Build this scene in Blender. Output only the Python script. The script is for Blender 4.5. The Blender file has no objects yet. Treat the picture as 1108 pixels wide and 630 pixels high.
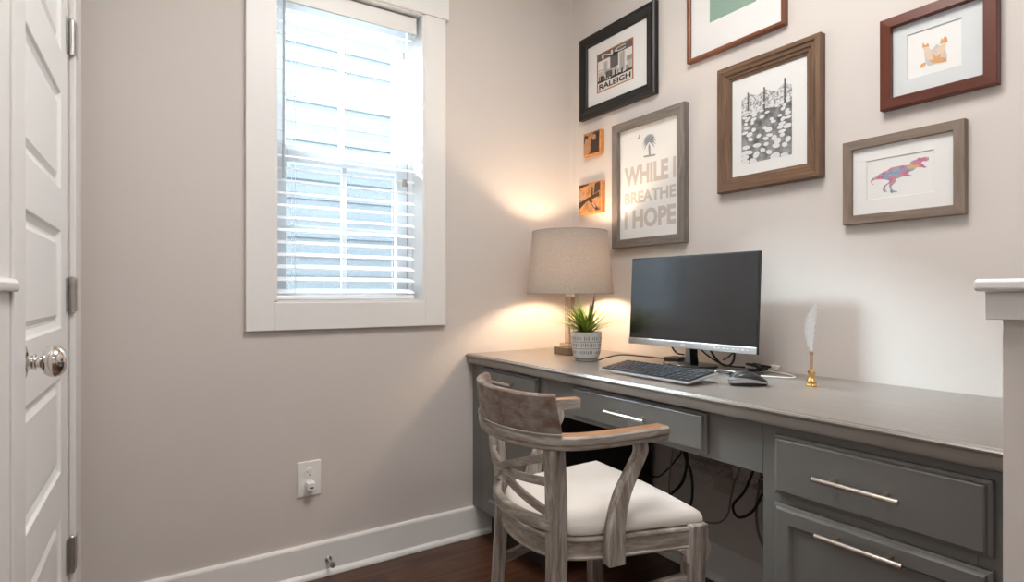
import bpy, bmesh, math, random
from mathutils import Vector, Matrix, noise
random.seed(7)
COL = bpy.context.scene.collection
PI = math.pi

# ------------------------------------------------------------ camera numbers
F_PX, CX, CY, YAW = 625.0, 554.0, 317.5, math.radians(33.33)
CAM = Vector((-1.7313, -2.1109, 1.01))
FW = Vector((math.sin(YAW), math.cos(YAW), 0)); RT = Vector((math.cos(YAW), -math.sin(YAW), 0))
def wall_pt(px, py, X):
    """point of the picture wall plane x = X that was measured at a pixel of the photograph -> (y, z)"""
    d = FW + RT*((px-CX)/F_PX) + Vector((0, 0, -(py-CY)/F_PX))
    t = (X-CAM.x)/d.x
    p = CAM + d*t
    return p.y, p.z

# ------------------------------------------------------------ materials
MATS = {}
def nm(name):
    m = bpy.data.materials.new(name); m.use_nodes = True
    nt = m.node_tree; b = nt.nodes['Principled BSDF']
    MATS[name] = m
    return m, nt, b
def mat(name, col, rough=.5, metal=0, var=0, vscale=20, bump=0, bscale=200, emit=None, coat=0, spec=.5, stretch=None):
    if name in MATS: return MATS[name]
    m, nt, b = nm(name)
    b.inputs['Base Color'].default_value = (*col, 1); b.inputs['Roughness'].default_value = rough
    b.inputs['Metallic'].default_value = metal; b.inputs['Specular IOR Level'].default_value = spec
    if coat: b.inputs['Coat Weight'].default_value = coat
    tc = nt.nodes.new('ShaderNodeTexCoord')
    src = tc.outputs['Object']
    if stretch:
        mp = nt.nodes.new('ShaderNodeMapping'); mp.inputs['Scale'].default_value = stretch
        nt.links.new(src, mp.inputs['Vector']); src = mp.outputs['Vector']
    if var:
        n = nt.nodes.new('ShaderNodeTexNoise'); n.inputs['Scale'].default_value = vscale; n.inputs['Detail'].default_value = 5
        nt.links.new(src, n.inputs['Vector'])
        r = nt.nodes.new('ShaderNodeValToRGB')
        r.color_ramp.elements[0].position = .3; r.color_ramp.elements[1].position = .7
        r.color_ramp.elements[0].color = (*[max(0, c*(1-var)) for c in col], 1)
        r.color_ramp.elements[1].color = (*[min(1, c*(1+var)) for c in col], 1)
        nt.links.new(n.outputs['Fac'], r.inputs['Fac']); nt.links.new(r.outputs['Color'], b.inputs['Base Color'])
    if bump:
        n2 = nt.nodes.new('ShaderNodeTexNoise'); n2.inputs['Scale'].default_value = bscale; n2.inputs['Detail'].default_value = 3
        nt.links.new(src, n2.inputs['Vector'])
        bp = nt.nodes.new('ShaderNodeBump'); bp.inputs['Strength'].default_value = bump; bp.inputs['Distance'].default_value = .002
        nt.links.new(n2.outputs['Fac'], bp.inputs['Height']); nt.links.new(bp.outputs['Normal'], b.inputs['Normal'])
    if emit:
        b.inputs['Emission Color'].default_value = (*emit[0], 1); b.inputs['Emission Strength'].default_value = emit[1]
    return m
def wood(name, stops, stretch, scale=6, rough=.5, bump=.2, detail=8, dist=.6):
    """grain along the axis whose stretch value is smallest; stops = [(pos, colour)...]"""
    if name in MATS: return MATS[name]
    m, nt, b = nm(name)
    tc = nt.nodes.new('ShaderNodeTexCoord'); mp = nt.nodes.new('ShaderNodeMapping')
    mp.inputs['Scale'].default_value = stretch
    nt.links.new(tc.outputs['Object'], mp.inputs['Vector'])
    n = nt.nodes.new('ShaderNodeTexNoise'); n.inputs['Scale'].default_value = scale; n.inputs['Detail'].default_value = detail
    n.inputs['Roughness'].default_value = .65; n.inputs['Distortion'].default_value = dist
    nt.links.new(mp.outputs['Vector'], n.inputs['Vector'])
    r = nt.nodes.new('ShaderNodeValToRGB'); cr = r.color_ramp
    while len(cr.elements) < len(stops): cr.elements.new(.5)
    for e, (p, c) in zip(cr.elements, stops): e.position = p; e.color = (*c, 1)
    nt.links.new(n.outputs['Fac'], r.inputs['Fac']); nt.links.new(r.outputs['Color'], b.inputs['Base Color'])
    b.inputs['Roughness'].default_value = rough
    bp = nt.nodes.new('ShaderNodeBump'); bp.inputs['Strength'].default_value = bump; bp.inputs['Distance'].default_value = .002
    nt.links.new(n.outputs['Fac'], bp.inputs['Height']); nt.links.new(bp.outputs['Normal'], b.inputs['Normal'])
    return m

PAINT = mat('greige_wall_paint', (.62, .572, .538), .75, var=.012, vscale=3, bump=.06, bscale=350)
CEIL = mat('ceiling_paint', (.86, .84, .81), .8, bump=.05, bscale=120)
TRIM = mat('white_trim_paint', (.79, .775, .755), .38, bump=.02, bscale=90)
DOORW = mat('white_door_paint', (.88, .875, .865), .36, bump=.02, bscale=90)
VINYL = mat('white_vinyl', (.86, .88, .90), .35)
STEEL = mat('polished_nickel', (.78, .74, .70), .12, 1)
BRUSH = mat('brushed_nickel', (.72, .66, .60), .28, 1)
HINGE = mat('satin_nickel_hinge', (.55, .53, .51), .35, 1)
DESKP = mat('grey_cabinet_paint', (.15, .144, .134), .42, var=.04, vscale=8, bump=.03, bscale=160)
DESKTOP = wood('grey_stained_desktop', [(.3, (.205, .180, .160)), (.7, (.245, .218, .195))], (5, .35, 5), 5, .30, 0)
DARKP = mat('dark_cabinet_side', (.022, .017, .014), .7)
BLACKP = mat('black_plastic', (.012, .012, .013), .4)
RUBBER = mat('black_cable', (.012, .011, .011), .5)
SCREEN = mat('monitor_glass', (.005, .006, .008), .20, spec=.7, coat=.4)
SCREEN.node_tree.nodes['Principled BSDF'].inputs['IOR'].default_value = 1.65; SCREEN.node_tree.nodes['Principled BSDF'].inputs['Coat Roughness'].default_value = .12
SILVER = mat('silver_plastic', (.52, .53, .55), .3, .6)
WHITEP = mat('white_plastic', (.80, .79, .77), .35)
KEYM = mat('black_key', (.018, .02, .025), .38)
GREYC = mat('grey_cable', (.22, .20, .18), .5)
DARK = mat('dark_hole', (.01, .01, .01), .8)
BRASS = mat('polished_brass', (.86, .56, .22), .2, 1)
BRONZE = mat('dark_bronze_block', (.20, .15, .115), .4, .3, var=.2, vscale=40)

# floor: dark hardwood planks
def floor_mat():
    m, nt, b = nm('dark_hardwood_planks')
    tc = nt.nodes.new('ShaderNodeTexCoord')
    br = nt.nodes.new('ShaderNodeTexBrick'); br.offset = .37
    br.inputs['Scale'].default_value = 1; br.inputs['Brick Width'].default_value = 1.3; br.inputs['Row Height'].default_value = .127
    br.inputs['Mortar Size'].default_value = .0018; br.inputs['Color1'].default_value = (.105, .043, .022, 1)
    br.inputs['Color2'].default_value = (.060, .025, .014, 1); br.inputs['Mortar'].default_value = (.008, .004, .003, 1)
    nt.links.new(tc.outputs['Object'], br.inputs['Vector'])
    mp = nt.nodes.new('ShaderNodeMapping'); mp.inputs['Scale'].default_value = (2, 22, 2)
    nt.links.new(tc.outputs['Object'], mp.inputs['Vector'])
    n = nt.nodes.new('ShaderNodeTexNoise'); n.inputs['Scale'].default_value = 3; n.inputs['Detail'].default_value = 8; n.inputs['Distortion'].default_value = .8
    nt.links.new(mp.outputs['Vector'], n.inputs['Vector'])
    mr = nt.nodes.new('ShaderNodeMapRange'); mr.inputs['From Min'].default_value = .3; mr.inputs['From Max'].default_value = .7
    mr.inputs['To Min'].default_value = .55; mr.inputs['To Max'].default_value = 1.45
    nt.links.new(n.outputs['Fac'], mr.inputs['Value'])
    mx = nt.nodes.new('ShaderNodeVectorMath'); mx.operation = 'SCALE'
    nt.links.new(br.outputs['Color'], mx.inputs[0]); nt.links.new(mr.outputs['Result'], mx.inputs['Scale'])
    nt.links.new(mx.outputs['Vector'], b.inputs['Base Color']); b.inputs['Roughness'].default_value = .38
    bp = nt.nodes.new('ShaderNodeBump'); bp.inputs['Strength'].default_value = .15; bp.inputs['Distance'].default_value = .002
    nt.links.new(n.outputs['Fac'], bp.inputs['Height']); nt.links.new(bp.outputs['Normal'], b.inputs['Normal'])
    return m
FLOORM = floor_mat()
def thin_glass(name, tint=(1, 1, 1), ior=1.45, rough=.02):
    m = bpy.data.materials.new(name); m.use_nodes = True; nt = m.node_tree; nt.nodes.clear()
    o = nt.nodes.new('ShaderNodeOutputMaterial'); mx = nt.nodes.new('ShaderNodeMixShader')
    tr = nt.nodes.new('ShaderNodeBsdfTransparent'); tr.inputs['Color'].default_value = (*tint, 1)
    gl = nt.nodes.new('ShaderNodeBsdfGlossy'); gl.inputs['Roughness'].default_value = rough
    lw = nt.nodes.new('ShaderNodeLayerWeight'); lw.inputs['Blend'].default_value = .5
    pw = nt.nodes.new('ShaderNodeMath'); pw.operation = 'POWER'; pw.inputs[1].default_value = 5
    fr = nt.nodes.new('ShaderNodeMath'); fr.operation = 'MULTIPLY_ADD'; r0 = ((ior-1)/(ior+1))**2
    fr.inputs[1].default_value = 1-r0; fr.inputs[2].default_value = r0; fr.use_clamp = True
    nt.links.new(lw.outputs['Facing'], pw.inputs[0]); nt.links.new(pw.outputs[0], fr.inputs[0])
    nt.links.new(fr.outputs[0], mx.inputs['Fac']); nt.links.new(tr.outputs[0], mx.inputs[1]); nt.links.new(gl.outputs[0], mx.inputs[2])
    nt.links.new(mx.outputs[0], o.inputs['Surface'])
    return m
GLASS = thin_glass('window_pane_glass', (.96, .98, .98))
PICGLASS = thin_glass('picture_glass', (.97, .97, .97), 1.38, .12)
ACRYL = thin_glass('clear_acrylic', (.86, .80, .74), 1.55, .05)
def screen_mat():
    m = bpy.data.materials.new('insect_screen_mesh'); m.use_nodes = True; nt = m.node_tree; nt.nodes.clear()
    o = nt.nodes.new('ShaderNodeOutputMaterial'); mx = nt.nodes.new('ShaderNodeMixShader'); mx.inputs['Fac'].default_value = .25
    tr = nt.nodes.new('ShaderNodeBsdfTransparent'); df = nt.nodes.new('ShaderNodeBsdfDiffuse'); df.inputs['Color'].default_value = (.10, .11, .12, 1)
    nt.links.new(tr.outputs[0], mx.inputs[1]); nt.links.new(df.outputs[0], mx.inputs[2]); nt.links.new(mx.outputs[0], o.inputs['Surface'])
    return m
SCREENMESH = screen_mat()
def slat_mat():
    m, nt, b = nm('white_blind_slat')
    b.inputs['Base Color'].default_value = (.88, .90, .92, 1); b.inputs['Roughness'].default_value = .3
    return m
SLAT = slat_mat()
def shade_mat():
    m = bpy.data.materials.new('grey_linen_shade'); m.use_nodes = True; nt = m.node_tree; nt.nodes.clear()
    o = nt.nodes.new('ShaderNodeOutputMaterial'); mx = nt.nodes.new('ShaderNodeMixShader'); mx.inputs['Fac'].default_value = .27
    df = nt.nodes.new('ShaderNodeBsdfDiffuse'); tl = nt.nodes.new('ShaderNodeBsdfTranslucent')
    tc = nt.nodes.new('ShaderNodeTexCoord')
    mp = nt.nodes.new('ShaderNodeMapping'); mp.inputs['Scale'].default_value = (1, 1, 1)
    nt.links.new(tc.outputs['Object'], mp.inputs['Vector'])
    n = nt.nodes.new('ShaderNodeTexNoise'); n.inputs['Scale'].default_value = 260; n.inputs['Detail'].default_value = 4; n.inputs['Roughness'].default_value = .8
    nt.links.new(mp.outputs['Vector'], n.inputs['Vector'])
    r = nt.nodes.new('ShaderNodeValToRGB'); r.color_ramp.elements[0].position = .3; r.color_ramp.elements[1].position = .7
    r.color_ramp.elements[0].color = (.33, .295, .265, 1); r.color_ramp.elements[1].color = (.52, .475, .435, 1)
    nt.links.new(n.outputs['Fac'], r.inputs['Fac'])
    nt.links.new(r.outputs['Color'], df.inputs['Color']); nt.links.new(r.outputs['Color'], tl.inputs['Color'])
    nt.links.new(df.outputs[0], mx.inputs[1]); nt.links.new(tl.outputs[0], mx.inputs[2]); nt.links.new(mx.outputs[0], o.inputs['Surface'])
    return m
SHADE = shade_mat()

# ------------------------------------------------------------ mesh builder
class MB:
    def __init__(s): s.v = []; s.f = []; s.mi = []; s.cur = 0
    def add(s, vs, fs, mi=None):
        k = len(s.v); s.v += [Vector(p) for p in vs]
        for f in fs: s.f.append([i+k for i in f]); s.mi.append(s.cur if mi is None else mi)
        return s
    def box(s, a, b, mi=None):
        x0, x1 = sorted((a[0], b[0])); y0, y1 = sorted((a[1], b[1])); z0, z1 = sorted((a[2], b[2]))
        v = [(x0,y0,z0),(x1,y0,z0),(x1,y1,z0),(x0,y1,z0),(x0,y0,z1),(x1,y0,z1),(x1,y1,z1),(x0,y1,z1)]
        return s.add(v, [(3,2,1,0),(4,5,6,7),(0,1,5,4),(1,2,6,5),(2,3,7,6),(3,0,4,7)], mi)
    def hexa(s, bot, top, mi=None):
        """bot, top: four points each, counter-clockwise seen from above"""
        return s.add(list(bot)+list(top), [(3,2,1,0),(4,5,6,7),(0,1,5,4),(1,2,6,5),(2,3,7,6),(3,0,4,7)], mi)
    def tube(s, pts, r, n=8, cap=True, mi=None, flat=1.0):
        pts = [Vector(p) for p in pts]; rs = r if isinstance(r, (list, tuple)) else [r]*len(pts)
        rings = []; up = None
        for i, p in enumerate(pts):
            t = (pts[min(i+1, len(pts)-1)]-pts[max(i-1, 0)]).normalized()
            if up is None:
                up = Vector((0, 0, 1)) if abs(t.z) < .9 else Vector((1, 0, 0))
            a = (up-t*up.dot(t)).normalized(); b = t.cross(a); up = a
            rings.append([p+(a*math.cos(2*PI*k/n)*flat+b*math.sin(2*PI*k/n))*rs[i] for k in range(n)])
        vs = [q for g in rings for q in g]; fs = []
        for i in range(len(pts)-1):
            for k in range(n): fs.append((i*n+k, i*n+(k+1) % n, (i+1)*n+(k+1) % n, (i+1)*n+k))
        if cap:
            fs.append(tuple(range(n-1, -1, -1))); fs.append(tuple((len(pts)-1)*n+k for k in range(n)))
        return s.add(vs, fs, mi)
    def lathe(s, prof, c=(0, 0, 0), n=32, axis='z', mi=None, cap=True):
        c = Vector(c); vs = []; fs = []
        for r, h in prof:
            for k in range(n):
                a = 2*PI*k/n; x, y = r*math.cos(a), r*math.sin(a)
                if axis == 'z': q = Vector((x, y, h))
                elif axis == 'x': q = Vector((h, x, y))
                else: q = Vector((y, h, x))
                vs.append(c+q)
        for i in range(len(prof)-1):
            for k in range(n): fs.append((i*n+k, i*n+(k+1) % n, (i+1)*n+(k+1) % n, (i+1)*n+k))
        if cap:
            if prof[0][0] > 1e-6: fs.append(tuple(range(n-1, -1, -1)))
            if prof[-1][0] > 1e-6: fs.append(tuple((len(prof)-1)*n+k for k in range(n)))
        return s.add(vs, fs, mi)
    def loops(s, rings, closed=True, cap=True, mi=None, capmi=None):
        n = len(rings[0]); vs = [q for g in rings for q in g]; fs = []
        for i in range(len(rings)-1):
            for k in range(n if closed else n-1):
                fs.append((i*n+k, i*n+(k+1) % n, (i+1)*n+(k+1) % n, (i+1)*n+k))
        s.add(vs, fs, mi)
        if cap:
            m = len(s.v)-len(vs)
            s.f.append([m+k for k in range(n-1, -1, -1)]); s.mi.append(s.cur if mi is None else mi)
            s.f.append([m+(len(rings)-1)*n+k for k in range(n)]); s.mi.append(s.cur if mi is None else mi)
        return s
    def poly(s, pts, ext=None, mi=None):
        """flat polygon, optionally extruded by vector ext"""
        n = len(pts); pts = [Vector(p) for p in pts]
        if ext is None: return s.add(pts, [tuple(range(n))], mi)
        e = Vector(ext)
        fs = [tuple(range(n-1, -1, -1)), tuple(range(n, 2*n))]+[(k, (k+1) % n, n+(k+1) % n, n+k) for k in range(n)]
        return s.add(pts+[p+e for p in pts], fs, mi)
    def build(s, name, mats, parent=None, smooth=False, bevel=0, seg=2, local=False, subsurf=0, base=True, angle=35, solid=0):
        me = bpy.data.meshes.new(name)
        off = Vector((0, 0, 0))
        if parent is None and not local:
            lo = [min(v[i] for v in s.v) for i in range(3)]; hi = [max(v[i] for v in s.v) for i in range(3)]
            off = Vector(((lo[0]+hi[0])/2, (lo[1]+hi[1])/2, lo[2]))
        elif parent is not None and not local:
            q = parent
            while q is not None: off += Vector(q.location); q = q.parent
        me.from_pydata([tuple(v-off) for v in s.v], [], s.f); me.validate()
        o = bpy.data.objects.new(name, me); COL.objects.link(o)
        if parent is None and not local: o.location = off
        if parent is not None: o.parent = parent
        if not isinstance(mats, (list, tuple)): mats = [mats]
        for m in mats: me.materials.append(m)
        if len(mats) > 1:
            for p, k in zip(me.polygons, s.mi): p.material_index = k
        bm = bmesh.new(); bm.from_mesh(me); bmesh.ops.remove_doubles(bm, verts=bm.verts, dist=1e-6)
        bmesh.ops.recalc_face_normals(bm, faces=bm.faces); bm.to_mesh(me); bm.free()
        if smooth: me.shade_smooth()
        if bevel:
            b = o.modifiers.new('bevel', 'BEVEL'); b.width = bevel; b.segments = seg; b.limit_method = 'ANGLE'; b.angle_limit = math.radians(40)
            b.harden_normals = False
        if subsurf:
            u = o.modifiers.new('sub', 'SUBSURF'); u.levels = subsurf; u.render_levels = subsurf
        if smooth and not subsurf:
            try: me.set_sharp_from_angle(angle=math.radians(angle))
            except Exception: pass
        return o
def tag(o, label=None, cat=None, group=None, kind=None):
    if label: o['label'] = label
    if cat: o['category'] = cat
    if group: o['group'] = group
    if kind: o['kind'] = kind
    return o
def thing(name, loc, label, cat, rz=0, group=None):
    o = bpy.data.objects.new(name, None); COL.objects.link(o); o.empty_display_size = .05
    o.location = loc; o.rotation_euler = (0, 0, rz)
    return tag(o, label, cat, group)
def struct(o): o['kind'] = 'structure'; return o
def text_part(name, body, m, parent, origin, size, sx=1.0, bold=0.0, ext=.0004):
    """flat lettering standing in a plane x = const, reading towards -y (seen from inside the room)"""
    cu = bpy.data.curves.new(name, 'FONT'); cu.body = body; cu.size = size; cu.offset = bold; cu.extrude = 0
    cu.resolution_u = 3
    tmp = bpy.data.objects.new('tmp', cu); COL.objects.link(tmp)
    bpy.context.view_layer.update()
    me = bpy.data.meshes.new_from_object(tmp.evaluated_get(bpy.context.evaluated_depsgraph_get()))
    bpy.data.objects.remove(tmp); bpy.data.curves.remove(cu)
    xs = [v.co.x for v in me.vertices]; x0, x1 = min(xs), max(xs)
    ys = [v.co.y for v in me.vertices]; y0, y1 = min(ys), max(ys)
    return me, (x0, x1, y0, y1)
def lettering(name, body, m, parent, X, ya, yb, za, zb, bold=.02):
    """fit the words into the rectangle ya..yb (left..right), za..zb (bottom..top) of plane X"""
    me, (x0, x1, y0, y1) = text_part(name, body, m, parent, None, 1.0, bold=bold)
    off = Vector((0, 0, 0)); q = parent
    while q is not None: off += Vector(q.location); q = q.parent
    for v in me.vertices:
        u = (v.co.x-x0)/(x1-x0); w = (v.co.y-y0)/(y1-y0)
        v.co = Vector((X, ya+(yb-ya)*u, za+(zb-za)*w))-off
    me.materials.clear(); me.materials.append(m); me.update()
    o = bpy.data.objects.new(name, me); COL.objects.link(o); o.parent = parent
    return o
def smooth_path(pts, n=6):
    """Catmull-Rom through the points"""
    P = [Vector(p) for p in pts]; P = [P[0]*2-P[1]]+P+[P[-1]*2-P[-2]]; out = []
    for i in range(1, len(P)-2):
        a, b, c, d = P[i-1:i+3]
        for k in range(n):
            t = k/n
            out.append(.5*((2*b)+(c-a)*t+(2*a-5*b+4*c-d)*t*t+(3*b-a-3*c+d)*t**3))
    out.append(P[-2]); return out

def panelled(mb, M, u0, u1, v0, v1, th, panels, prof, edge=None):
    """board in (u, v), front at w = 0, back at w = -th; panels = rects; prof = [(inset, depth)...] inside a panel.
    M maps (u, v, w) to the world. edge = [(inset, depth)...] from the outer rim to the front."""
    edge = edge or [(0, 0)]
    ins = edge[-1][0]
    U0, U1, V0, V1 = u0+ins, u1-ins, v0+ins, v1-ins
    us = sorted({U0, U1}|{p[0] for p in panels}|{p[1] for p in panels}); vs = sorted({V0, V1}|{p[2] for p in panels}|{p[3] for p in panels})
    for i in range(len(us)-1):
        for j in range(len(vs)-1):
            a, b, c, d = us[i], us[i+1], vs[j], vs[j+1]
            if any(p[0] <= a+1e-9 and p[1] >= b-1e-9 and p[2] <= c+1e-9 and p[3] >= d-1e-9 for p in panels): continue
            mb.add([M(a, c, 0), M(b, c, 0), M(b, d, 0), M(a, d, 0)], [(0, 1, 2, 3)])
    for p in panels:
        rings = []
        for s_, dd in [(0, 0)]+prof:
            rings.append([M(p[0]+s_, p[2]+s_, -dd), M(p[1]-s_, p[2]+s_, -dd), M(p[1]-s_, p[3]-s_, -dd), M(p[0]+s_, p[3]-s_, -dd)])
        mb.loops(rings, cap=False)
        mb.add(rings[-1], [(0, 1, 2, 3)])
    rim = [[M(u0+s_, v0+s_, -dd), M(u1-s_, v0+s_, -dd), M(u1-s_, v1-s_, -dd), M(u0+s_, v1-s_, -dd)] for s_, dd in ([(0, th)]+edge)]
    mb.loops(rim, cap=False); mb.add(rim[0], [(3, 2, 1, 0)])
    return mb

# ============================================================ THE ROOM
H = 2.62
struct(MB().box((-3.2, -5.2, -.05), (2.2, .14, 0)).build('floor', FLOORM))
struct(MB().box((-3.2, -5.2, H), (2.2, .14, H+.05)).build('ceiling', CEIL))
struct(MB().box((0, -2.9, 0), (.12, .14, H)).build('wall_right', PAINT))
struct(MB().box((-3.2, -5.3, 0), (2.2, -5.2, H)).build('wall_back', PAINT))
struct(MB().box((2.2, -5.3, 0), (2.3, .14, H)).build('wall_far_right', PAINT))
struct(MB().box((-3.3, -5.3, 0), (-3.2, .14, H)).build('wall_far_left', PAINT))
# window wall with its opening
WX0, WX1, WZ0, WZ1 = -1.325, -.765, .98, 2.117
w = MB()
w.box((-2.1, 0, 0), (WX0, .14, H)); w.box((WX1, 0, 0), (.0, .14, H)); w.box((WX0, 0, 0), (WX1, .14, WZ0)); w.box((WX0, 0, WZ1), (WX1, .14, H))
struct(w.build('wall_window', PAINT))
# left wall: very slightly out of square, like the photograph shows it
SL = .035
def LX(y): return -1.865+SL*y
def L(u, v, w):                      # u = distance from the corner towards the camera, v = height, w = out into the room
    y = -u; n = Vector((1, -SL, 0)).normalized()
    return Vector((LX(y), y, v))+n*w
def lbox(mb, u0, u1, v0, v1, w0, w1, mi=None):
    return mb.hexa([L(u0, v0, w0), L(u1, v0, w0), L(u1, v0, w1), L(u0, v0, w1)], [L(u0, v1, w0), L(u1, v1, w0), L(u1, v1, w1), L(u0, v1, w1)], mi)
D0, D1, DZ = .203, .858, 2.0
w = MB()
lbox(w, -.01, D0-.012, 0, H, -.12, 0); lbox(w, D1+.006, 3.0, 0, H, -.12, 0); lbox(w, D0-.012, D1+.006, DZ+.006, H, -.12, 0)
struct(w.build('wall_left', PAINT))
# door
door = bpy.data.objects.new('door_1', None); COL.objects.link(door); door.location = L(D0, 0, 0); struct(door)
w = MB()
ph = .24
panels = [(D0+.105, D1-.105, z0, z1) for z0, z1 in ((.215, .463), (.568, .803), (.924, 1.164), (1.267, 1.506), (1.609, 1.850))]
panelled(w, lambda u, v, ww: L(u, v, ww-.002), D0, D1, .012, DZ, .035, panels, [(.004, .006), (.016, .010), (.022, .010), (.034, .004)])
w.build('door_slab', DOORW, door, bevel=.001, seg=1)
w = MB()
lbox(w, D0-.012, D0-.002, 0, DZ+.006, -.10, .0005); lbox(w, D1+.001, D1+.006, 0, DZ+.006, -.10, .0005)
w.build('jamb', TRIM, door)
def casing(mb, u0, u1, v0, v1):
    lbox(mb, u0, u1, v0, v1, 0, .015)
w = MB()
casing(w, .06, D0-.016, 0, DZ+.02); casing(w, D1-.003, D1+.088, 0, DZ+.02); casing(w, .05, D1+.10, DZ+.02, DZ+.14)
w.build('door_casing', TRIM, door, bevel=.003)
for zc in (1.686, 1.006, .32):
    h = MB(); lbox(h, D0-.0005, D0+.022, zc-.044, zc+.044, -.001, .0015)
    h.lathe([(.0, -.050), (.004, -.049), (.0065, -.046), (.0065, .046), (.004, .049), (0, .050)], L(D0-.008, zc, .008), 14)
    for k in (-.026, -.0088, .0088, .026): h.lathe([(.0068, k-.0006), (.0068, k+.0006)], L(D0-.008, zc, .008), 14)
    lbox(h, D0-.045, D0-.014, zc-.044, zc+.044, .0150, .0165)
    h.build('hinge', HINGE, door, smooth=True)
kc = L(.800, .889, 0); nrm = Vector((1, -SL, 0)).normalized()
def nlathe(mb, prof, c, n=40, mi=None):
    prof3 = []; t = Vector((-nrm.y, nrm.x, 0)); rings = []
    for r, h in prof: rings.append([c+nrm*h+t*(r*math.cos(2*PI*k/n))+Vector((0, 0, r*math.sin(2*PI*k/n))) for k in range(n)])
    mb.loops(rings, cap=False, mi=mi)
k = MB()
nlathe(k, [(.031, -.003), (.031, .003), (.028, .006), (.018, .008)], kc)
kb = k.build('knob_rosette', STEEL, door, smooth=True)
k = MB()
nlathe(k, [(.013, .006), (.012, .012), (.0125, .016), (.014, .018), (.014, .020), (.0105, .021), (.0105, .026), (.016, .029), (.0215, .032), (.0262, .037), (.0284, .043), (.0284, .048), (.0262, .054), (.0205, .060), (.013, .0635), (.0001, .0645)], kc)
k.build('door_knob', STEEL, door, smooth=True, angle=50)
# wainscot rail on the left wall, near side of the door
def cap_profile(): return [(0, 0), (.034, 0), (.038, .004), (.038, .010), (.032, .018), (.026, .0195), (0, .0195)]
w = MB()
rings = []
for u, s_ in ((D1+.0885, .0), (2.9, 0)):
    rings.append([L(u, 1.0125+z, .0+x) for x, z in [(0, 0), (.020, 0), (.022, .003), (.022, .013), (.018, .0185), (.014, .0200), (0, .0200)]])
w.loops(rings)
struct(w.build('trim_left_rail', TRIM, smooth=True, bevel=.002))
w = MB(); lbox(w, D1+.089, 2.9, 0.0, 1.0125, .0005, .010)
struct(w.build('trim_left_wainscot', TRIM))
w = MB(); lbox(w, D1+.089, 2.9, 1.033, 2.3, .0005, .010)
struct(w.build('trim_left_upper_panel', TRIM))
# baseboards
def bb_profile(): return [(0, 0), (.028, 0), (.028, .006), (.025, .013), (.019, .018), (.0145, .020), (.0145, .112), (.012, .118), (.006, .122), (0, .122)]
r = [[Vector((x, -p, z)) for p, z in bb_profile()] for x in (-1.848, -.002)]
struct(MB().loops(r).build('baseboard_window', TRIM, bevel=.001))
r = [[Vector((-p, y, z)) for p, z in bb_profile()] for y in (-.03, -1.765)]
struct(MB().loops(r).build('baseboard_right', TRIM, bevel=.001))
# half wall at the end of the desk, with apron and cap
struct(MB().box((-.585, -1.895, 0), (-.0005, -1.7755, .9995)).build('wall_half', PAINT))
w = MB(); w.box((-.602, -1.912, .969), (-.0008, -1.758, 1.0125))
struct(w.build('trim_half_wall_apron', TRIM, bevel=.0015))
w = MB(); w.box((-.620, -1.925, 1.013), (-.0008, -1.747, 1.0325))
struct(w.build('trim_half_wall_cap', TRIM, bevel=.006, seg=3, smooth=True))

# ============================================================ WINDOW
win = bpy.data.objects.new('window_1', None); COL.objects.link(win); win.location = (-1.045, 0, WZ0); struct(win)
w = MB()
w.box((-1.415, -.019, .882), (WX0, 0, 2.112)); w.box((WX1, -.019, .882), (-.675, 0, 2.112))
w.box((WX0, -.0189, .882), (WX1, 0, .978))
w.build('casing', TRIM, win, bevel=.0015)
w = MB(); w.box((-1.428, -.024, 2.112), (-.662, 0, 2.252)); w.box((-1.44, -.034, 2.252), (-.65, 0, 2.272))
w.build('head_casing', TRIM, win, bevel=.0015)
w = MB()
for a, b in (((WX0-.002, -.016, WZ0), (WX0+.010, .13, WZ1)), ((WX1-.010, -.016, WZ0), (WX1+.002, .13, WZ1)), ((WX0, -.016, WZ0-.004), (WX1, .13, WZ0+.006)), ((WX0, -.016, WZ1-.010), (WX1, .13, WZ1+.002))):
    w.box(a, b)
w.build('jamb', TRIM, win, bevel=.001)
GX0, GX1 = -1.262, -.842
def sash(y, z0, z1, gz0, gz1, zm):
    s = MB(); x0, x1 = WX0+.011, WX1-.028
    s.box((x0, y, z0), (GX0, y+.03, z1)); s.box((GX1, y, z0), (x1, y+.03, z1))
    s.box((GX0, y, z0), (GX1, y+.03, gz0)); s.box((GX0, y, gz1), (GX1, y+.03, z1))
    so = s.build('sash', VINYL, win, bevel=.002)
    mm = MB(); xm = (GX0+GX1)/2
    mm.box((xm-.010, y+.006, gz0), (xm+.010, y+.024, gz1)); mm.box((GX0, y+.0065, zm-.010), (GX1, y+.0235, zm+.010))
    mm.build('muntin', VINYL, so, bevel=.002)
    g = MB(); g.box((GX0, y+.013, gz0), (GX1, y+.017, gz1)); g.build('pane', GLASS, so)
sash(.085, .987, 1.535, 1.012, 1.488, 1.25)
sash(.117, 1.505, 2.106, 1.565, 2.045, 1.795)
g = MB(); g.box((WX1-.029, .084, .986), (WX1-.0105, .147, 2.107)); g.build('sash_track', VINYL, win)
g = MB(); g.box((WX1-.0315, .0835, .986), (WX1-.0285, .0855, 1.535)); g.build('weather_strip', RUBBER, win)
g = MB(); g.add([(GX0-.02, .150, 1.0), (GX1+.02, .150, 1.0), (GX1+.02, .150, 1.52), (GX0-.02, .150, 1.52)], [(0, 1, 2, 3)])
g.build('insect_screen', SCREENMESH, win)
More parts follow.
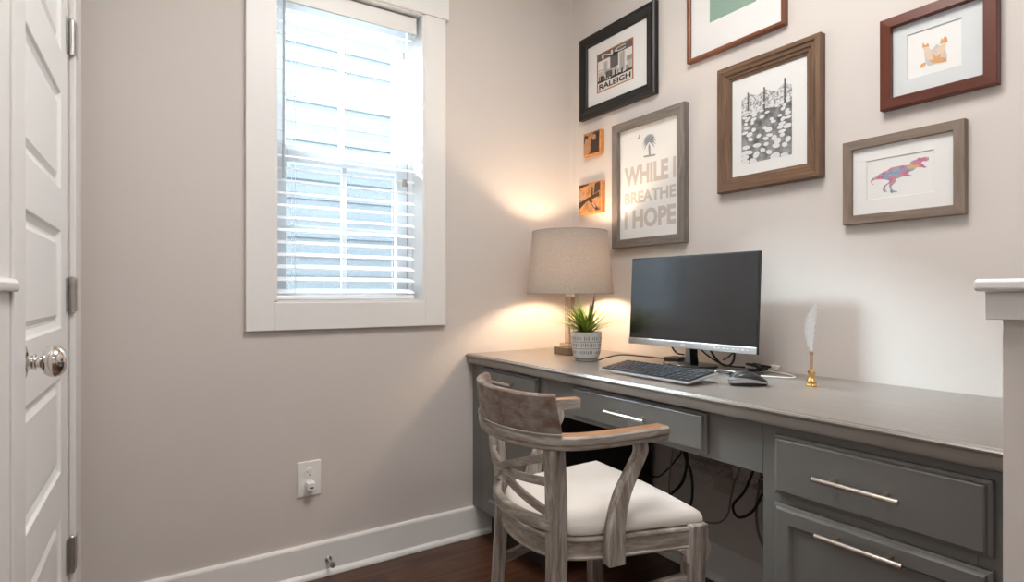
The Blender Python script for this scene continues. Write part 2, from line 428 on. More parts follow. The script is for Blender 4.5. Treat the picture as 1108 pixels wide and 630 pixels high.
# blind
BX0, BX1 = -1.312, -.793
blind = thing('window_blind', ((BX0+BX1)/2, .04, WZ0+.006), 'white horizontal slat blind hanging open inside the window frame', 'blind')
v = MB(); v.box((BX0, .012, 2.036), (BX1+.004, .020, 2.100)); v.box((BX0, .020, 2.036), (BX0+.006, .05, 2.100)); v.box((BX1-.002, .020, 2.036), (BX1+.004, .05, 2.100))
v.build('valance', TRIM, blind, bevel=.002)
v = MB(); v.box((BX0+.008, .024, 2.060), (BX1-.004, .066, 2.104)); v.build('headrail', VINYL, blind, bevel=.001)
z = 1.0175; nsl = 0
while z < 2.03:
    s = MB(); n = 6; top = []; bot = []
    for i in range(n+1):
        a = (i/n-.5); yy = .044+a*.049; zz = z + .0025*(1-4*a*a) + a*.015
        top.append((yy, zz+.0013)); bot.append((yy, zz-.0013))
    prof = top+bot[::-1]
    s.loops([[Vector((x, a, b)) for a, b in prof] for x in (BX0, BX1)])
    s.build('slat', SLAT, blind, smooth=True); z += .0436; nsl += 1
s = MB(); s.box((BX0, .020, .9875), (BX1, .068, 1.003)); s.build('bottom_rail', SLAT, blind, bevel=.004)
for x in (-1.250, -1.066, -.868):
    for yy in (.0175, .0705):
        c = MB(); c.tube([(x, yy, 1.0), (x, yy, 2.062)], .0009, 5); c.build('ladder_cord', VINYL, blind)
c = MB(); c.tube([(-1.290, .005, 2.03), (-1.292, .004, 1.41)], .0042, 8); c.tube([(-1.290, .012, 2.05), (-1.290, .005, 2.03)], .002, 6)
c.build('tilt_wand', mat('grey_clear_wand', (.42, .46, .49), .2), blind, smooth=True)
TASS = mat('tan_tassel', (.42, .38, .34), .5)
for x, zz in ((-.846, 1.947), (-.846, 1.452), (-.836, 1.452)):
    c = MB(); c.tube([(x, .008, 2.045), (x, .007, zz)], .0008, 5); co = c.build('pull_cord', VINYL, blind)
    c = MB(); c.lathe([(.002, .012), (.0045, .008), (.006, -.014), (.003, -.017)], (x, .007, zz-.008), 12); c.build('tassel', TASS, co, smooth=True)

# neighbour's siding seen through the window
SIDING = mat('pale_blue_siding', (.115, .135, .15), .6, var=.02, vscale=4)
s = MB(); zz = -1.0; ex = .125; rings = []
prof = []
while zz < 2.87: prof += [(1.75, zz), (1.765, zz+ex), (1.775, zz+ex)]; zz += ex
for i in range(len(prof)-1):
    (y0, z0), (y1, z1) = prof[i], prof[i+1]
    s.add([(-4.5, y0, z0), (2.5, y0, z0), (2.5, y1, z1), (-4.5, y1, z1)], [(0, 1, 2, 3)])
s.box((-4.5, 1.79, -1.0), (2.5, 2.2, 2.99))
o = s.build('neighbouring_house', SIDING); tag(o, 'pale lap-sided house wall close outside the window', 'house')

# ============================================================ DESK
TOPZ = .76; DF = -.572; YE = -1.7745
w = MB()
rail = [(DF+.010, .722), (DF+.004, .724), (DF+.002, .730), (DF+.002, .747), (DF-.001, .750), (DF-.002, .7535), (DF+.001, .757), (DF+.006, .7575), (DF+.008, .760), (-.0008, .760), (-.0008, .722)]
w.loops([[Vector((x, y, z)) for x, z in rail] for y in (-.0008, YE)])
tag(w.build('desk_worktop', DESKTOP, smooth=True, angle=25), 'long grey-stained desk worktop running along the picture wall to the corner', 'desk')
FX = -.54
def handle(parent, yc, zc, x0, length=.155):
    h = MB(); bx = x0-.030
    h.tube([(bx, yc+length/2, zc), (bx, yc-length/2, zc)], .0052, 14)
    for s_ in (-1, 1): h.tube([(x0, yc+s_*.048, zc), (bx, yc+s_*.048, zc)], .0045, 10)
    return h.build('handle', BRUSH, parent, smooth=True)
def front(parent, name, y0, y1, z0, z1, panel=None):
    """overlay drawer or door front on the face frame, y0 > y1"""
    mb = MB()
    M = lambda u, v, ww: Vector((FX-.019-ww, -u, v))
    pan = [(-y0+panel, -y1-panel, z0+panel, z1-panel)] if panel else []
    panelled(mb, M, -y0, -y1, z0, z1, .0185, pan, [(.003, .003), (.006, .0085)], [(0, .010), (.0025, .0085), (.006, .0075), (.008, .002), (.0105, 0)])
    return mb.build(name, DESKP, parent)
def carcass(parent, y0, y1, openings, zb=.125, side=None):
    mb = MB()
    t = .018
    mb.box((FX+.019, y0, zb), (-.032, y0-t, .7215)); 
    mb.box((FX+.019, y0-t, zb), (-.032, y1+t, zb+t)); mb.box((-.05, y0-t, zb+t), (-.032, y1+t, .7215))
    # face frame
    mb.box((FX, y0, zb), (FX+.019, y0-.045, .7215)); mb.box((FX, y1+.045, zb), (FX+.019, y1, .7215))
    mb.box((FX, y0-.045, .697), (FX+.019, y1+.045, .7215)); mb.box((FX, y0-.045, zb), (FX+.019, y1+.045, zb+.03))
    for z in openings: mb.box((FX, y0-.045, z-.014), (FX+.019, y1+.045, z+.014))
    b = mb.build('carcass', DESKP, parent, bevel=.0008, seg=1)
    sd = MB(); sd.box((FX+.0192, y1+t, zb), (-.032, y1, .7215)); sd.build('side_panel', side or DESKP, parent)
    tk = MB(); tk.box((-.465, y0, 0), (-.450, y1, zb)); tk.build('toe_kick', DARKP, parent)
    return b
cl = thing('storage_cabinet', (-.30, -.26, 0), 'grey desk cabinet in the corner behind the chair back, against the window wall', 'cabinet')
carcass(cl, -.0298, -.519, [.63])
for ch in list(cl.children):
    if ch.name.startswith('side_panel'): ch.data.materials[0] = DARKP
f = MB(); f.box((FX+.0005, -.0005, .125), (FX+.0185, -.0295, .7215)); f.build('filler_strip', DESKP, cl)
d = front(cl, 'drawer', -.10, -.480, .643, .713); handle(d, -.285, .676, FX-.019)
d = front(cl, 'door', -.10, -.480, .137, .621, .055)
cr = thing('storage_cabinet', (-.30, -1.55, 0), 'grey drawer cabinet with two bar pulls at the right end of the desk', 'cabinet')
carcass(cr, -1.332, -1.7745, [.562], zb=.10)
d = front(cr, 'drawer', -1.366, -1.752, .572, .701); handle(d, -1.550, .636, FX-.019, .157)
d = front(cr, 'drawer', -1.366, -1.752, .115, .551, .037); handle(d, -1.556, .524, FX-.019, .157)
d['label'] = 'deep drawer front with recessed panel'
ap = thing('desk_apron', (-.53, -.926, .60), 'grey apron with a shallow drawer above the knee space of the desk', 'desk')
f = MB(); f.box((FX, -.5195, .602), (FX+.019, -1.3315, .7215)); f.build('apron_board', DESKP, ap, bevel=.001)
d = front(ap, 'drawer', -.669, -1.186, .613, .715); handle(d, -.935, .667, FX-.019)

# ============================================================ PICTURE FRAMES
def frame_mesh(y0, y1, z0, z1, prof):
    """profile = [(inset, distance from the wall)]; sides get slot 0 (upright) / 1 (level)"""
    mb = MB(); rings = []
    for s_, dpt in prof:
        rings.append([Vector((-dpt, y0-s_, z0+s_)), Vector((-dpt, y1+s_, z0+s_)), Vector((-dpt, y1+s_, z1-s_)), Vector((-dpt, y0-s_, z1-s_))])
    for i in range(len(rings)-1):
        for k in range(4):
            a, b = rings[i], rings[i+1]
            mb.add([a[k], a[(k+1) % 4], b[(k+1) % 4], b[k]], [(0, 1, 2, 3)], mi=(1 if k in (0, 2) else 0))
    return mb
def rect(y0, y1, z0, z1, X): return [Vector((X, y0, z0)), Vector((X, y1, z0)), Vector((X, y1, z1)), Vector((X, y0, z1))]
def slab(mb, y0, y1, z0, z1, X, th, mi=None): return mb.box((X, y0, z0), (X+th, y1, z1), mi)
PAPER = mat('print_paper', (.80, .80, .785), .7)
MATB = mat('white_mat_board', (.80, .79, .775), .7, bump=.03, bscale=400)
MATG = mat('cool_grey_mat_board', (.66, .69, .70), .7, bump=.03, bscale=400)
def picture(label, y0, y1, z0, z1, prof, mats, matrect=None, matm=None, bev=.0008, X0=-.008, name='picture_frame', group=None):
    """returns root, paper; paper front at X0"""
    root = thing(name, (-.0005, (y0+y1)/2, z0), label, 'picture', group=group)
    frame_mesh(y0, y1, z0, z1, prof).build('frame', mats, root, bevel=bev, seg=1)
    ins = prof[-1][0]
    iy0, iy1, iz0, iz1 = y0-ins+.003, y1+ins-.003, z0+ins-.003, z1-ins+.003
    p = MB(); slab(p, iy0, iy1, iz0, iz1, X0, .004); paper = p.build('print', PAPER, root)
    bk = MB(); slab(bk, iy0, iy1, iz0, iz1, X0+.0045, .003); bk.build('backing', mat('brown_backing', (.25, .18, .12), .8), root)
    if matrect:
        a, b, c, d = matrect          # window of the mat: y left, y right, z low, z high
        m = MB(); O = rect(iy0, iy1, iz0, iz1, X0-.0026); I = rect(a, b, c, d, X0-.0026); J = rect(a-.0012, b+.0012, c+.0012, d-.0012, X0-.0004)
        for k in range(4):
            m.add([O[k], O[(k+1) % 4], I[(k+1) % 4], I[k]], [(0, 1, 2, 3)]); m.add([I[k], I[(k+1) % 4], J[(k+1) % 4], J[k]], [(0, 1, 2, 3)])
            m.add([O[k], O[(k+1) % 4], O[(k+1) % 4]+Vector((.002, 0, 0)), O[k]+Vector((.002, 0, 0))], [(0, 1, 2, 3)])
        m.build('mat', matm or MATB, root)
    g = MB(); g.add(rect(iy0, iy1, iz0, iz1, X0-.0050), [(0, 3, 2, 1)]); g.build('glass', PICGLASS, root)
    return root, paper, (iy0, iy1, iz0, iz1)

# --- black frame, city print
BLK = mat('black_frame_lacquer', (.010, .009, .008), .38, spec=.4)
y0, y1, z0, z1 = -.071, -.529, 1.796, 2.163
prt = (-.1685, -.3905, 1.862, 2.072)
pA = wall_pt(645.4, 102.4, -.01); pB = wall_pt(685.5, 84.6, -.01); pC = wall_pt(645.4, 59.8, -.01)
prt = (pA[0], pB[0], (pA[1]+pB[1])/2, pC[1])
root, paper, _ = picture('black frame with a grey city skyline print, top left beside the corner', y0, y1, z0, z1,
    [(0, .0005), (0, .022), (.006, .027), (.018, .028), (.030, .023), (.040, .019), (.045, .0195), (.050, .015), (.050, .008)], [BLK, BLK], prt, MATB)
PR = (prt[0]-.001, prt[1]+.001, prt[2]+.001, prt[3]-.001)
def sub(name, m, polys, parent, X, R, cols=None):
    """polygons in fractions of rectangle R (u to the right, v up) laid on the paper as thin ink"""
    def q(P): return [Vector((X, R[0]+(R[1]-R[0])*u, R[2]+(R[3]-R[2])*v)) for u, v in P]
    if len(polys) < 8 and name not in ('print_palm',):
        for P in polys: o = MB().add(q(P), [tuple(range(len(P)))]).build(name, m, parent)
        return o
    mb = MB()
    for k_, P in enumerate(polys): mb.add([v_-Vector((1e-5*k_, 0, 0)) for v_ in q(P)], [tuple(range(len(P)))])
    return mb.build(name, m, parent)
def R4(a, b, c, d): return [(a, c), (b, c), (b, d), (a, d)]
INKB = mat('black_ink', (.02, .02, .02), .8); INKG = mat('dark_grey_ink', (.12, .11, .105), .8); INKM = mat('mid_grey_ink', (.30, .28, .26), .8)
INKL = mat('light_grey_ink', (.50, .47, .44), .8); ORANGE = mat('orange_ink_border', (.42, .13, .03), .7); CREAM = mat('cream_ink', (.74, .70, .64), .8)
X = -.0084
sub('print_border', ORANGE, [R4(0, 1, 0, 1)], paper, X, PR)
sub('print_ground', CREAM, [R4(.035, .965, .03, .97)], paper, X-.0002, PR)
sub('print_sky', INKG, [R4(.035, .965, .80, .97), R4(.38, .60, .50, .86), R4(.26, .44, .30, .46)], paper, X-.0004, PR)
sub('print_towers', INKL, [R4(.05, .17, .26, .52), R4(.20, .31, .40, .74), R4(.45, .58, .30, .52), R4(.63, .78, .32, .78), R4(.83, .96, .30, .50)], paper, X-.0004, PR)
sub('print_towers', INKM, [R4(.24, .26, .42, .72), R4(.67, .69, .34, .76), R4(.72, .74, .34, .80), R4(.82, .96, .50, .62), R4(.05, .20, .55, .57), R4(.26, .50, .48, .50), R4(.50, .52, .30, .50)], paper, X-.0006, PR)
sk = [(.035, .24), (.965, .24), (.965, .32)]
xx = .965; rr = random.Random(3)
while xx > .05:
    h = rr.choice([.27, .30, .36, .41, .29]); sk += [(xx, h), (xx-.022, h)]; xx -= .022
sk += [(.035, .27)]
sub('print_skyline', INKB, [sk], paper, X-.0008, PR)
lettering('print_lettering', 'NC', CREAM, paper, X-.0009, PR[0]+(PR[1]-PR[0])*.15, PR[0]+(PR[1]-PR[0])*.80, PR[2]+(PR[3]-PR[2])*.835, PR[2]+(PR[3]-PR[2])*.945, .012)
lettering('print_lettering', 'RALEIGH', INKB, paper, X-.0009, PR[0]+(PR[1]-PR[0])*.07, PR[0]+(PR[1]-PR[0])*.93, PR[2]+(PR[3]-PR[2])*.065, PR[2]+(PR[3]-PR[2])*.205, .03)

# --- green print, thin reddish frame at the top edge of the picture
RB = [(.25, (.10, .032, .014)), (.6, (.20, .065, .028)), (.85, (.27, .095, .040))]
RBV = wood('red_brown_wood_upright', RB, (8, 8, .8), 5, .35, .1); RBH = wood('red_brown_wood_level', RB, (8, .8, 8), 5, .35, .1)
gA = wall_pt(767.3, 25.2, -.01); gB = wall_pt(818.3, 0, -.01)
root, paper, _ = picture('thin red-brown frame with a sage green print in a white mat, highest on the wall', -.683, -1.066, 1.857, 2.34,
    [(0, .0005), (0, .020), (.002, .0215), (.010, .0215), (.014, .018), (.014, .008)], [RBV, RBH], (gA[0], gB[0], gA[1], 2.245), MATB)
G = (gA[0], gB[0], gA[1], 2.245)
SAGE = mat('sage_green_ink', (.26, .38, .31), .8)
sub('print_ground', SAGE, [R4(0, 1, 0, 1)], paper, X, (G[0]+.002, G[1]-.002, G[2]-.002, G[3]+.002))
dots = []
for i in range(26):
    a = i/25*PI; u, vv = .5-.36*math.cos(a), .30-.17*math.sin(a); dots.append([(u+.006*math.cos(q), vv+.006*math.sin(q)) for q in (0, 1.05, 2.1, 3.14, 4.2, 5.2)])
for i in range(14):
    u, vv = .5+.13*math.cos(i*2.4), .22+.045*math.sin(i*1.7); dots.append([(u+.02*math.cos(q), vv+.008*math.sin(q)) for q in (0, 1.05, 2.1, 3.14, 4.2, 5.2)])
sub('print_flowers', mat('pale_lilac_ink', (.45, .44, .46), .8), dots, paper, X-.0003, G)

# --- brown stepped frame, lily pond
BW = [(.25, (.055, .028, .014)), (.5, (.14, .075, .040)), (.8, (.24, .145, .088))]
BWV = wood('weathered_brown_wood_upright', BW, (14, 14, .8), 5, .45, .25); BWH = wood('weathered_brown_wood_level', BW, (14, .8, 14), 5, .45, .25)
a0 = wall_pt(802.5, 178.5, -.008); a1 = wall_pt(857, 164, -.008); a2 = wall_pt(802.5, 97, -.008)
pond = (a0[0], a1[0], a0[1], a2[1])
root, paper, _ = picture('stepped brown wood frame with a black and white water lily picture', -.819, -1.183, 1.357, 1.787,
    [(0, .0005), (0, .024), (.003, .028), (.016, .029), (.019, .025), (.024, .024), (.030, .0245), (.033, .020), (.041, .019), (.044, .013), (.050, .0125), (.050, .008)], [BWV, BWH])
def pond_mat():
    m, nt, b = nm('pond_water_ink')
    tc = nt.nodes.new('ShaderNodeTexCoord'); n = nt.nodes.new('ShaderNodeTexNoise'); n.inputs['Scale'].default_value = 40; n.inputs['Detail'].default_value = 8
    nt.links.new(tc.outputs['Object'], n.inputs['Vector'])
    r = nt.nodes.new('ShaderNodeValToRGB'); r.color_ramp.elements[0].position = .35; r.color_ramp.elements[1].position = .7
    r.color_ramp.elements[0].color = (.09, .09, .095, 1); r.color_ramp.elements[1].color = (.36, .36, .36, 1)
    nt.links.new(n.outputs['Fac'], r.inputs['Fac']); nt.links.new(r.outputs['Color'], b.inputs['Base Color']); b.inputs['Roughness'].default_value = .8
    return m
def brush_mat():
    m, nt, b = nm('pale_foliage_ink')
    tc = nt.nodes.new('ShaderNodeTexCoord'); n = nt.nodes.new('ShaderNodeTexNoise'); n.inputs['Scale'].default_value = 180; n.inputs['Detail'].default_value = 6
    nt.links.new(tc.outputs['Object'], n.inputs['Vector'])
    r = nt.nodes.new('ShaderNodeValToRGB'); r.color_ramp.elements[0].position = .38; r.color_ramp.elements[1].position = .58
    r.color_ramp.elements[0].color = (.22, .22, .22, 1); r.color_ramp.elements[1].color = (.72, .72, .71, 1)
    nt.links.new(n.outputs['Fac'], r.inputs['Fac']); nt.links.new(r.outputs['Color'], b.inputs['Base Color']); b.inputs['Roughness'].default_value = .8
    return m
sub('print_foliage', brush_mat(), [[(0, .60), (1, .60), (1, .86), (.85, .90), (.7, .84), (.5, .90), (.32, .86), (.15, .91), (0, .85)]], paper, X, pond)
sub('print_water', pond_mat(), [[(0, 0), (1, 0), (1, .66), (.75, .63), (.5, .66), (.25, .62), (0, .64)]], paper, X-.0001, pond)
rr = random.Random(11); pads = []
vv = .02
while vv < .72:
    k = (1-vv*1.15); u = rr.random()*.12
    while u < 1.0:
        if rr.random() < .80:
            w_, h_ = (.035+.045*k)*rr.uniform(.7, 1.25), (.012+.028*k)*rr.uniform(.7, 1.2); t_ = rr.uniform(-.3, .3)
            cu_, cv_ = min(max(u, .07), .93), vv+rr.uniform(-.012, .012)
            pads.append([(min(1, max(0, cu_+w_*math.cos(q)*(1+.12*math.sin(5*q)))), max(0, cv_+h_*math.sin(q+t_))) for q in [i*PI/5 for i in range(10)]])
        u += (.09+.11*max(k, 0))*rr.uniform(.8, 1.6)
    vv += .030+.035*max(k, 0)
sub('print_lily_pads', CREAM if False else mat('pale_pad_ink', (.74, .74, .73), .8), pads, paper, X-.0003, pond)
posts = []
for u, vb, vt in ((.14, .62, .93), (.47, .62, .935), (.87, .62, .965)): posts.append([(u-.018, vb), (u+.02, vb), (u+.018, vt), (u-.014, vt)])
ties = [[(u-.03, v_), (u+.03, v_+.01), (u+.03, v_+.018), (u-.03, v_+.008)] for u in (.14, .47, .87) for v_ in (.70, .78, .85)]
sub('print_posts', INKG, posts, paper, X-.0005, pond)
for t_ in ties: sub('print_post_tie', INKG, [t_], paper, X-.0006, pond)

# --- grey wood frame, motto
GW = [(.2, (.085, .068, .055)), (.5, (.17, .145, .125)), (.8, (.30, .27, .245))]
GWV = wood('grey_wood_upright', GW, (16, 16, 1.2), 5, .4, .2, dist=1.4); GWH = wood('grey_wood_level', GW, (16, 1.2, 16), 5, .4, .2, dist=1.4)
root, paper, inn = picture('grey wood frame reading WHILE I BREATHE I HOPE under a palm tree, above the lamp', -.288, -.676, 1.200, 1.722,
    [(0, .0005), (0, .024), (.001, .025), (.033, .025), (.034, .024), (.034, .008)], [GWV, GWH])
y0, y1, z0, z1 = inn
R = (y0, y1, z0, z1)
def FY(u): return y0+(y1-y0)*u
def FZ(v): return z1+(z0-z1)*v
TAUPE = mat('taupe_letter_ink', (.56, .51, .47), .8); BLUEG = mat('slate_blue_ink', (.27, .30, .33), .8)
lettering('print_lettering', 'WHILE I', TAUPE, paper, X, FY(.09), FY(.93), FZ(.52), FZ(.345), .045)
lettering('print_lettering', 'BREATHE', TAUPE, paper, X, FY(.09), FY(.93), FZ(.68), FZ(.575), .035)
lettering('print_lettering', 'I HOPE', TAUPE, paper, X, FY(.09), FY(.93), FZ(.905), FZ(.735), .045)
P = [[(.42, .725), (.62, .715), (.61, .70), (.43, .708)], [(.505, .71), (.54, .71), (.53, .80), (.515, .82), (.50, .80)]]
for k in range(13):
    a = math.radians(-40+k*260/12); c0 = Vector((.515, .835)); L_ = .095
    e = c0+Vector((math.cos(a)*L_*1.25, math.sin(a)*L_*.85-.018)); m_ = c0+Vector((math.cos(a)*L_*.7, math.sin(a)*L_*.55+.012))
    nn = Vector((-math.sin(a), math.cos(a)))*.0095
    P.append([tuple(c0-nn*.3), tuple(m_-nn), tuple(e), tuple(m_+nn), tuple(c0+nn*.3)])
moon = [(.335+.030*math.cos(q), .905+.022*math.sin(q)) for q in [(-150+i*20)*PI/180 for i in range(11)]]
moon += [(.322+.022*math.cos(q), .912+.018*math.sin(q)) for q in [(40-i*20)*PI/180 for i in range(9)]]
P.append(moon)
sub('print_palm', BLUEG, P, paper, X, R)

# --- red mahogany frame, two foxes
MH = [(.25, (.075, .014, .006)), (.7, (.125, .026, .010))]
MHV = wood('mahogany_upright', MH, (6, 6, 1), 4, .35, .05); MHH = wood('mahogany_level', MH, (6, 1, 6), 4, .35, .05)
f0 = wall_pt(981.5, 86.5, -.01); f1 = wall_pt(1041, 70, -.01); f2 = wall_pt(981.5, 38.5, -.01); 
fox = (f0[0], f1[0], f0[1], f2[1])
root, paper, _ = picture('wide mahogany frame with a small orange fox drawing, top right', -1.343, -1.601, 1.508, 1.754,
    [(0, .0005), (0, .022), (.002, .024), (.026, .026), (.028, .025), (.0285, .008)], [MHV, MHH], fox, MATG)
FOX = mat('fox_orange_ink', (.68, .36, .16), .8); FOXL = mat('pale_fox_ink', (.74, .58, .44), .8); SMOKE = mat('soft_grey_ink', (.60, .55, .52), .8)
def traced(name, m, polys, parent, X, off, sc):
    mb = MB()
    for Pp in polys:
        pts = []
        for a, b in Pp:
            yy, zz = wall_pt(off[0]+a/sc, off[1]+b/sc, X); pts.append(Vector((X, yy, zz)))
        mb.add(pts, [tuple(range(len(pts)))])
    return mb.build(name, m, parent)
traced('print_wash', SMOKE, [[(225, 330), (300, 300), (350, 250), (430, 300), (450, 370), (420, 420), (330, 440), (265, 460), (240, 430)]], paper, X, (975, 20), 9)
traced('print_fox', FOXL, [[(215, 290), (270, 285), (320, 350), (310, 400), (250, 400), (235, 340)], [(350, 290), (430, 230), (435, 270), (400, 360), (350, 365)]], paper, X-.0003, (975, 20), 9)
traced('print_fox', FOX, [[(207, 285), (212, 235), (235, 262), (262, 240), (275, 272), (240, 280)], [(378, 250), (390, 190), (405, 205), (428, 165), (450, 190), (452, 225), (410, 235)],
    [(180, 480), (200, 440), (240, 425), (235, 455), (205, 475)], [(270, 415), (320, 395), (290, 330), (345, 375), (390, 330), (380, 380), (440, 380), (445, 415), (380, 430), (310, 430)]], paper, X-.0005, (975, 20), 9)

# --- light brown frame, dinosaur
LB = [(.2, (.12, .085, .062)), (.5, (.20, .15, .115)), (.8, (.28, .225, .18))]
LBV = wood('driftwood_upright', LB, (14, 14, 1.0), 5, .55, .2); LBH = wood('driftwood_level', LB, (14, 1.0, 14), 5, .55, .2)
t0 = wall_pt(937.5, 216.5, -.01); t1 = wall_pt(1010.5, 208, -.01); t2 = wall_pt(937.5, 174.5, -.01)
root, paper, _ = picture('driftwood-brown frame with a multicoloured dinosaur print, lowest at right', -1.243, -1.536, 1.206, 1.442,
    [(0, .0005), (0, .020), (.001, .021), (.024, .021), (.025, .020), (.025, .008)], [LBV, LBH], (t0[0], t1[0], (t0[1]+t1[1])/2, t2[1]), MATB)
def dino_mat():
    m, nt, b = nm('patchwork_dinosaur_ink')
    tc = nt.nodes.new('ShaderNodeTexCoord'); n = nt.nodes.new('ShaderNodeTexVoronoi'); n.inputs['Scale'].default_value = 95
    nt.links.new(tc.outputs['Object'], n.inputs['Vector'])
    r = nt.nodes.new('ShaderNodeValToRGB'); cr_ = r.color_ramp; cr_.interpolation = 'CONSTANT'
    stops = [(0, (.55, .17, .28)), (.24, (.24, .34, .47)), (.44, (.58, .22, .33)), (.58, (.38, .36, .34)), (.74, (.64, .42, .22)), (.84, (.29, .39, .50))]
    while len(cr_.elements) < len(stops): cr_.elements.new(.5)
    for e, (p, c) in zip(cr_.elements, stops): e.position = p; e.color = (*c, 1)
    sp = nt.nodes.new('ShaderNodeSeparateColor'); nt.links.new(n.outputs['Color'], sp.inputs['Color'])
    nt.links.new(sp.outputs['Red'], r.inputs['Fac']); nt.links.new(r.outputs['Color'], b.inputs['Base Color']); b.inputs['Roughness'].default_value = .8
    return m
dino = [(125, 385), (140, 350), (190, 325), (240, 290), (300, 262), (360, 225), (420, 212), (490, 200), (560, 195), (590, 150), (650, 130), (670, 110), (700, 115), (740, 100), (785, 105), (788, 135), (760, 152),
        (720, 148), (700, 172), (730, 190), (735, 205), (765, 215), (745, 228), (690, 218), (650, 222), (610, 255), (560, 275), (555, 300), (600, 315), (545, 322), (490, 325), (420, 350), (405, 390), (365, 430), (360, 460),
        (385, 485), (430, 492), (425, 505), (380, 505), (360, 515), (345, 500), (350, 470), (335, 440), (345, 400), (300, 430), (290, 470), (315, 497), (275, 505), (262, 480), (275, 430), (330, 395), (340, 372), (290, 360), (240, 355), (180, 362), (135, 380), (140, 400), (165, 420), (140, 415)]
mb = MB(); pts = []
for a, b in dino:
    yy, zz = wall_pt(930+a/10.49, 160+b/10.49, X); pts.append(Vector((X, yy, zz)))
mb.add(pts, [tuple(range(len(pts)))])
dn = mb.build('print_dinosaur', dino_mat(), paper)
bm = bmesh.new(); bm.from_mesh(dn.data); bmesh.ops.triangulate(bm, faces=bm.faces, ngon_method='EAR_CLIP'); bm.to_mesh(dn.data); bm.free()

# --- two little photo blocks
def block(label, px0, px1, pyt, pyb, seed, name='photo_block'):
    a = wall_pt(px0, pyb, -.024); b = wall_pt(px1-3.5, pyb-8, -.024); c = wall_pt(px0, pyt+9, -.024)
    y0, y1, z0, z1 = a[0], b[0], a[1], c[1]
    root = thing(name, (-.0005, (y0+y1)/2, z0), label, 'photo block')
    e = MB(); e.box((-.0005, y0, z0), (-.022, y1, z1)); e.build('wood_block', mat('orange_pine', (.62, .26, .07), .5, var=.2, vscale=60), root, bevel=.002)
    p = MB(); slab(p, y0-.003, y1+.006, z0+.007, z1-.003, -.0228, .0007)
    ph_ = p.build('photo', mat('photo_ground_%d' % seed, (.40, .19, .07), .45, var=.5, vscale=28), root)
    return ph_, (y0-.003, y1+.006, z0+.007, z1-.003)
SKIN = mat('photo_skin_tone', (.42, .22, .12), .5); DKB = mat('photo_dark_brown', (.035, .018, .012), .5); PINK = mat('photo_dusty_pink', (.40, .25, .20), .5)
ph_, Rr = block('upper small photo block of two people, under the black frame', 631, 653, 136.5, 170.5, 1)
def ell(cu, cv, a, b, n=12): return [(cu+a*math.cos(i*2*PI/n), cv+b*math.sin(i*2*PI/n)) for i in range(n)]
sub('photo_figures', DKB, [[(.30, 0), (.95, 0), (.98, .95), (.62, .98), (.50, .70), (.42, .30)], [(.0, .55), (.30, .62), (.28, .90), (.05, .92)]], ph_, -.0231, Rr)
sub('photo_faces', SKIN, [ell(.20, .62, .13, .15), [(.05, .05), (.40, .05), (.45, .35), (.30, .48), (.08, .42)], ell(.66, .74, .12, .14)], ph_, -.0233, Rr)
ph_, Rr = block('lower small photo block with dark diagonal shapes, directly above the lampshade', 626, 654, 191.5, 233.5, 2)
sub('photo_figures', DKB, [[(0, .15), (.35, .38), (.95, .50), (.95, .66), (.45, .52), (0, .38)], [(.50, .50), (.95, .05), (.80, .02), (.45, .42)], [(0, .88), (.45, .95), (.45, .99), (0, .98)], [(.58, .5), (.66, .5), (.66, .86), (.60, .86)], [(.70, .6), (.98, .7), (.98, .98), (.75, .95)]], ph_, -.0231, Rr)
sub('photo_faces', PINK, [[(.0, .45), (.35, .58), (.30, .66), (0, .56)], [(.60, .30), (.75, .12), (.80, .16), (.66, .34)]], ph_, -.0233, Rr)

# ============================================================ LAMP
LPX, LPY = -.222, -.250
lamp = thing('table_lamp', (LPX, LPY, TOPZ), 'lit table lamp with a grey drum shade in the desk corner', 'lamp')
m = MB(); m.box((LPX-.048, LPY-.048, TOPZ+.0005), (LPX+.048, LPY+.048, TOPZ+.030)); m.build('base', BRONZE, lamp, bevel=.002)
m = MB(); m.box((LPX-.030, LPY-.030, TOPZ+.030), (LPX+.030, LPY+.030, TOPZ+.046)); m.build('base_plinth', ACRYL, lamp, bevel=.002)
m = MB(); m.box((LPX-.0155, LPY-.0155, TOPZ+.046), (LPX+.0155, LPY+.0155, TOPZ+.235)); m.build('column', ACRYL, lamp, bevel=.002)
m = MB(); m.tube([(LPX, LPY, TOPZ+.03), (LPX, LPY, TOPZ+.235)], .0045, 12); m.build('rod', BRUSH, lamp, smooth=True)
m = MB(); m.lathe([(.017, .235), (.019, .238), (.019, .247), (.012, .250), (.010, .27), (.018, .275), (.018, .315), (.015, .318)], (LPX, LPY, TOPZ), 24); m.build('socket', BRUSH, lamp, smooth=True)
BULB = mat('lit_bulb_glass', (1, .85, .65), .4, emit=((1, .74, .50), 300))
m = MB(); m.lathe([(.012, .316), (.016, .325), (.026, .345), (.030, .362), (.027, .380), (.016, .394), (.0005, .399)], (LPX, LPY, TOPZ), 24); m.build('bulb', BULB, lamp, smooth=True)
zs0, zs1 = 1.008-TOPZ, 1.264-TOPZ
m = MB(); n = 64
m.lathe([(.178, zs0), (.154, zs1)], (LPX, LPY, TOPZ), n, cap=False); m.lathe([(.1765, zs0+.0005), (.1525, zs1-.0005)], (LPX, LPY, TOPZ), n, cap=False)
sh = m.build('lamp_shade', SHADE, lamp, smooth=True)
for r_, z_ in ((.1775, zs0+.001), (.1537, zs1-.001)):
    m = MB(); m.tube([(LPX+r_*math.cos(2*PI*i/48), LPY+r_*math.sin(2*PI*i/48), TOPZ+z_) for i in range(49)], .0016, 6)
    m.build('shade_rim', mat('grey_rim_tape', (.28, .26, .24), .7), sh, smooth=True)
m = MB()
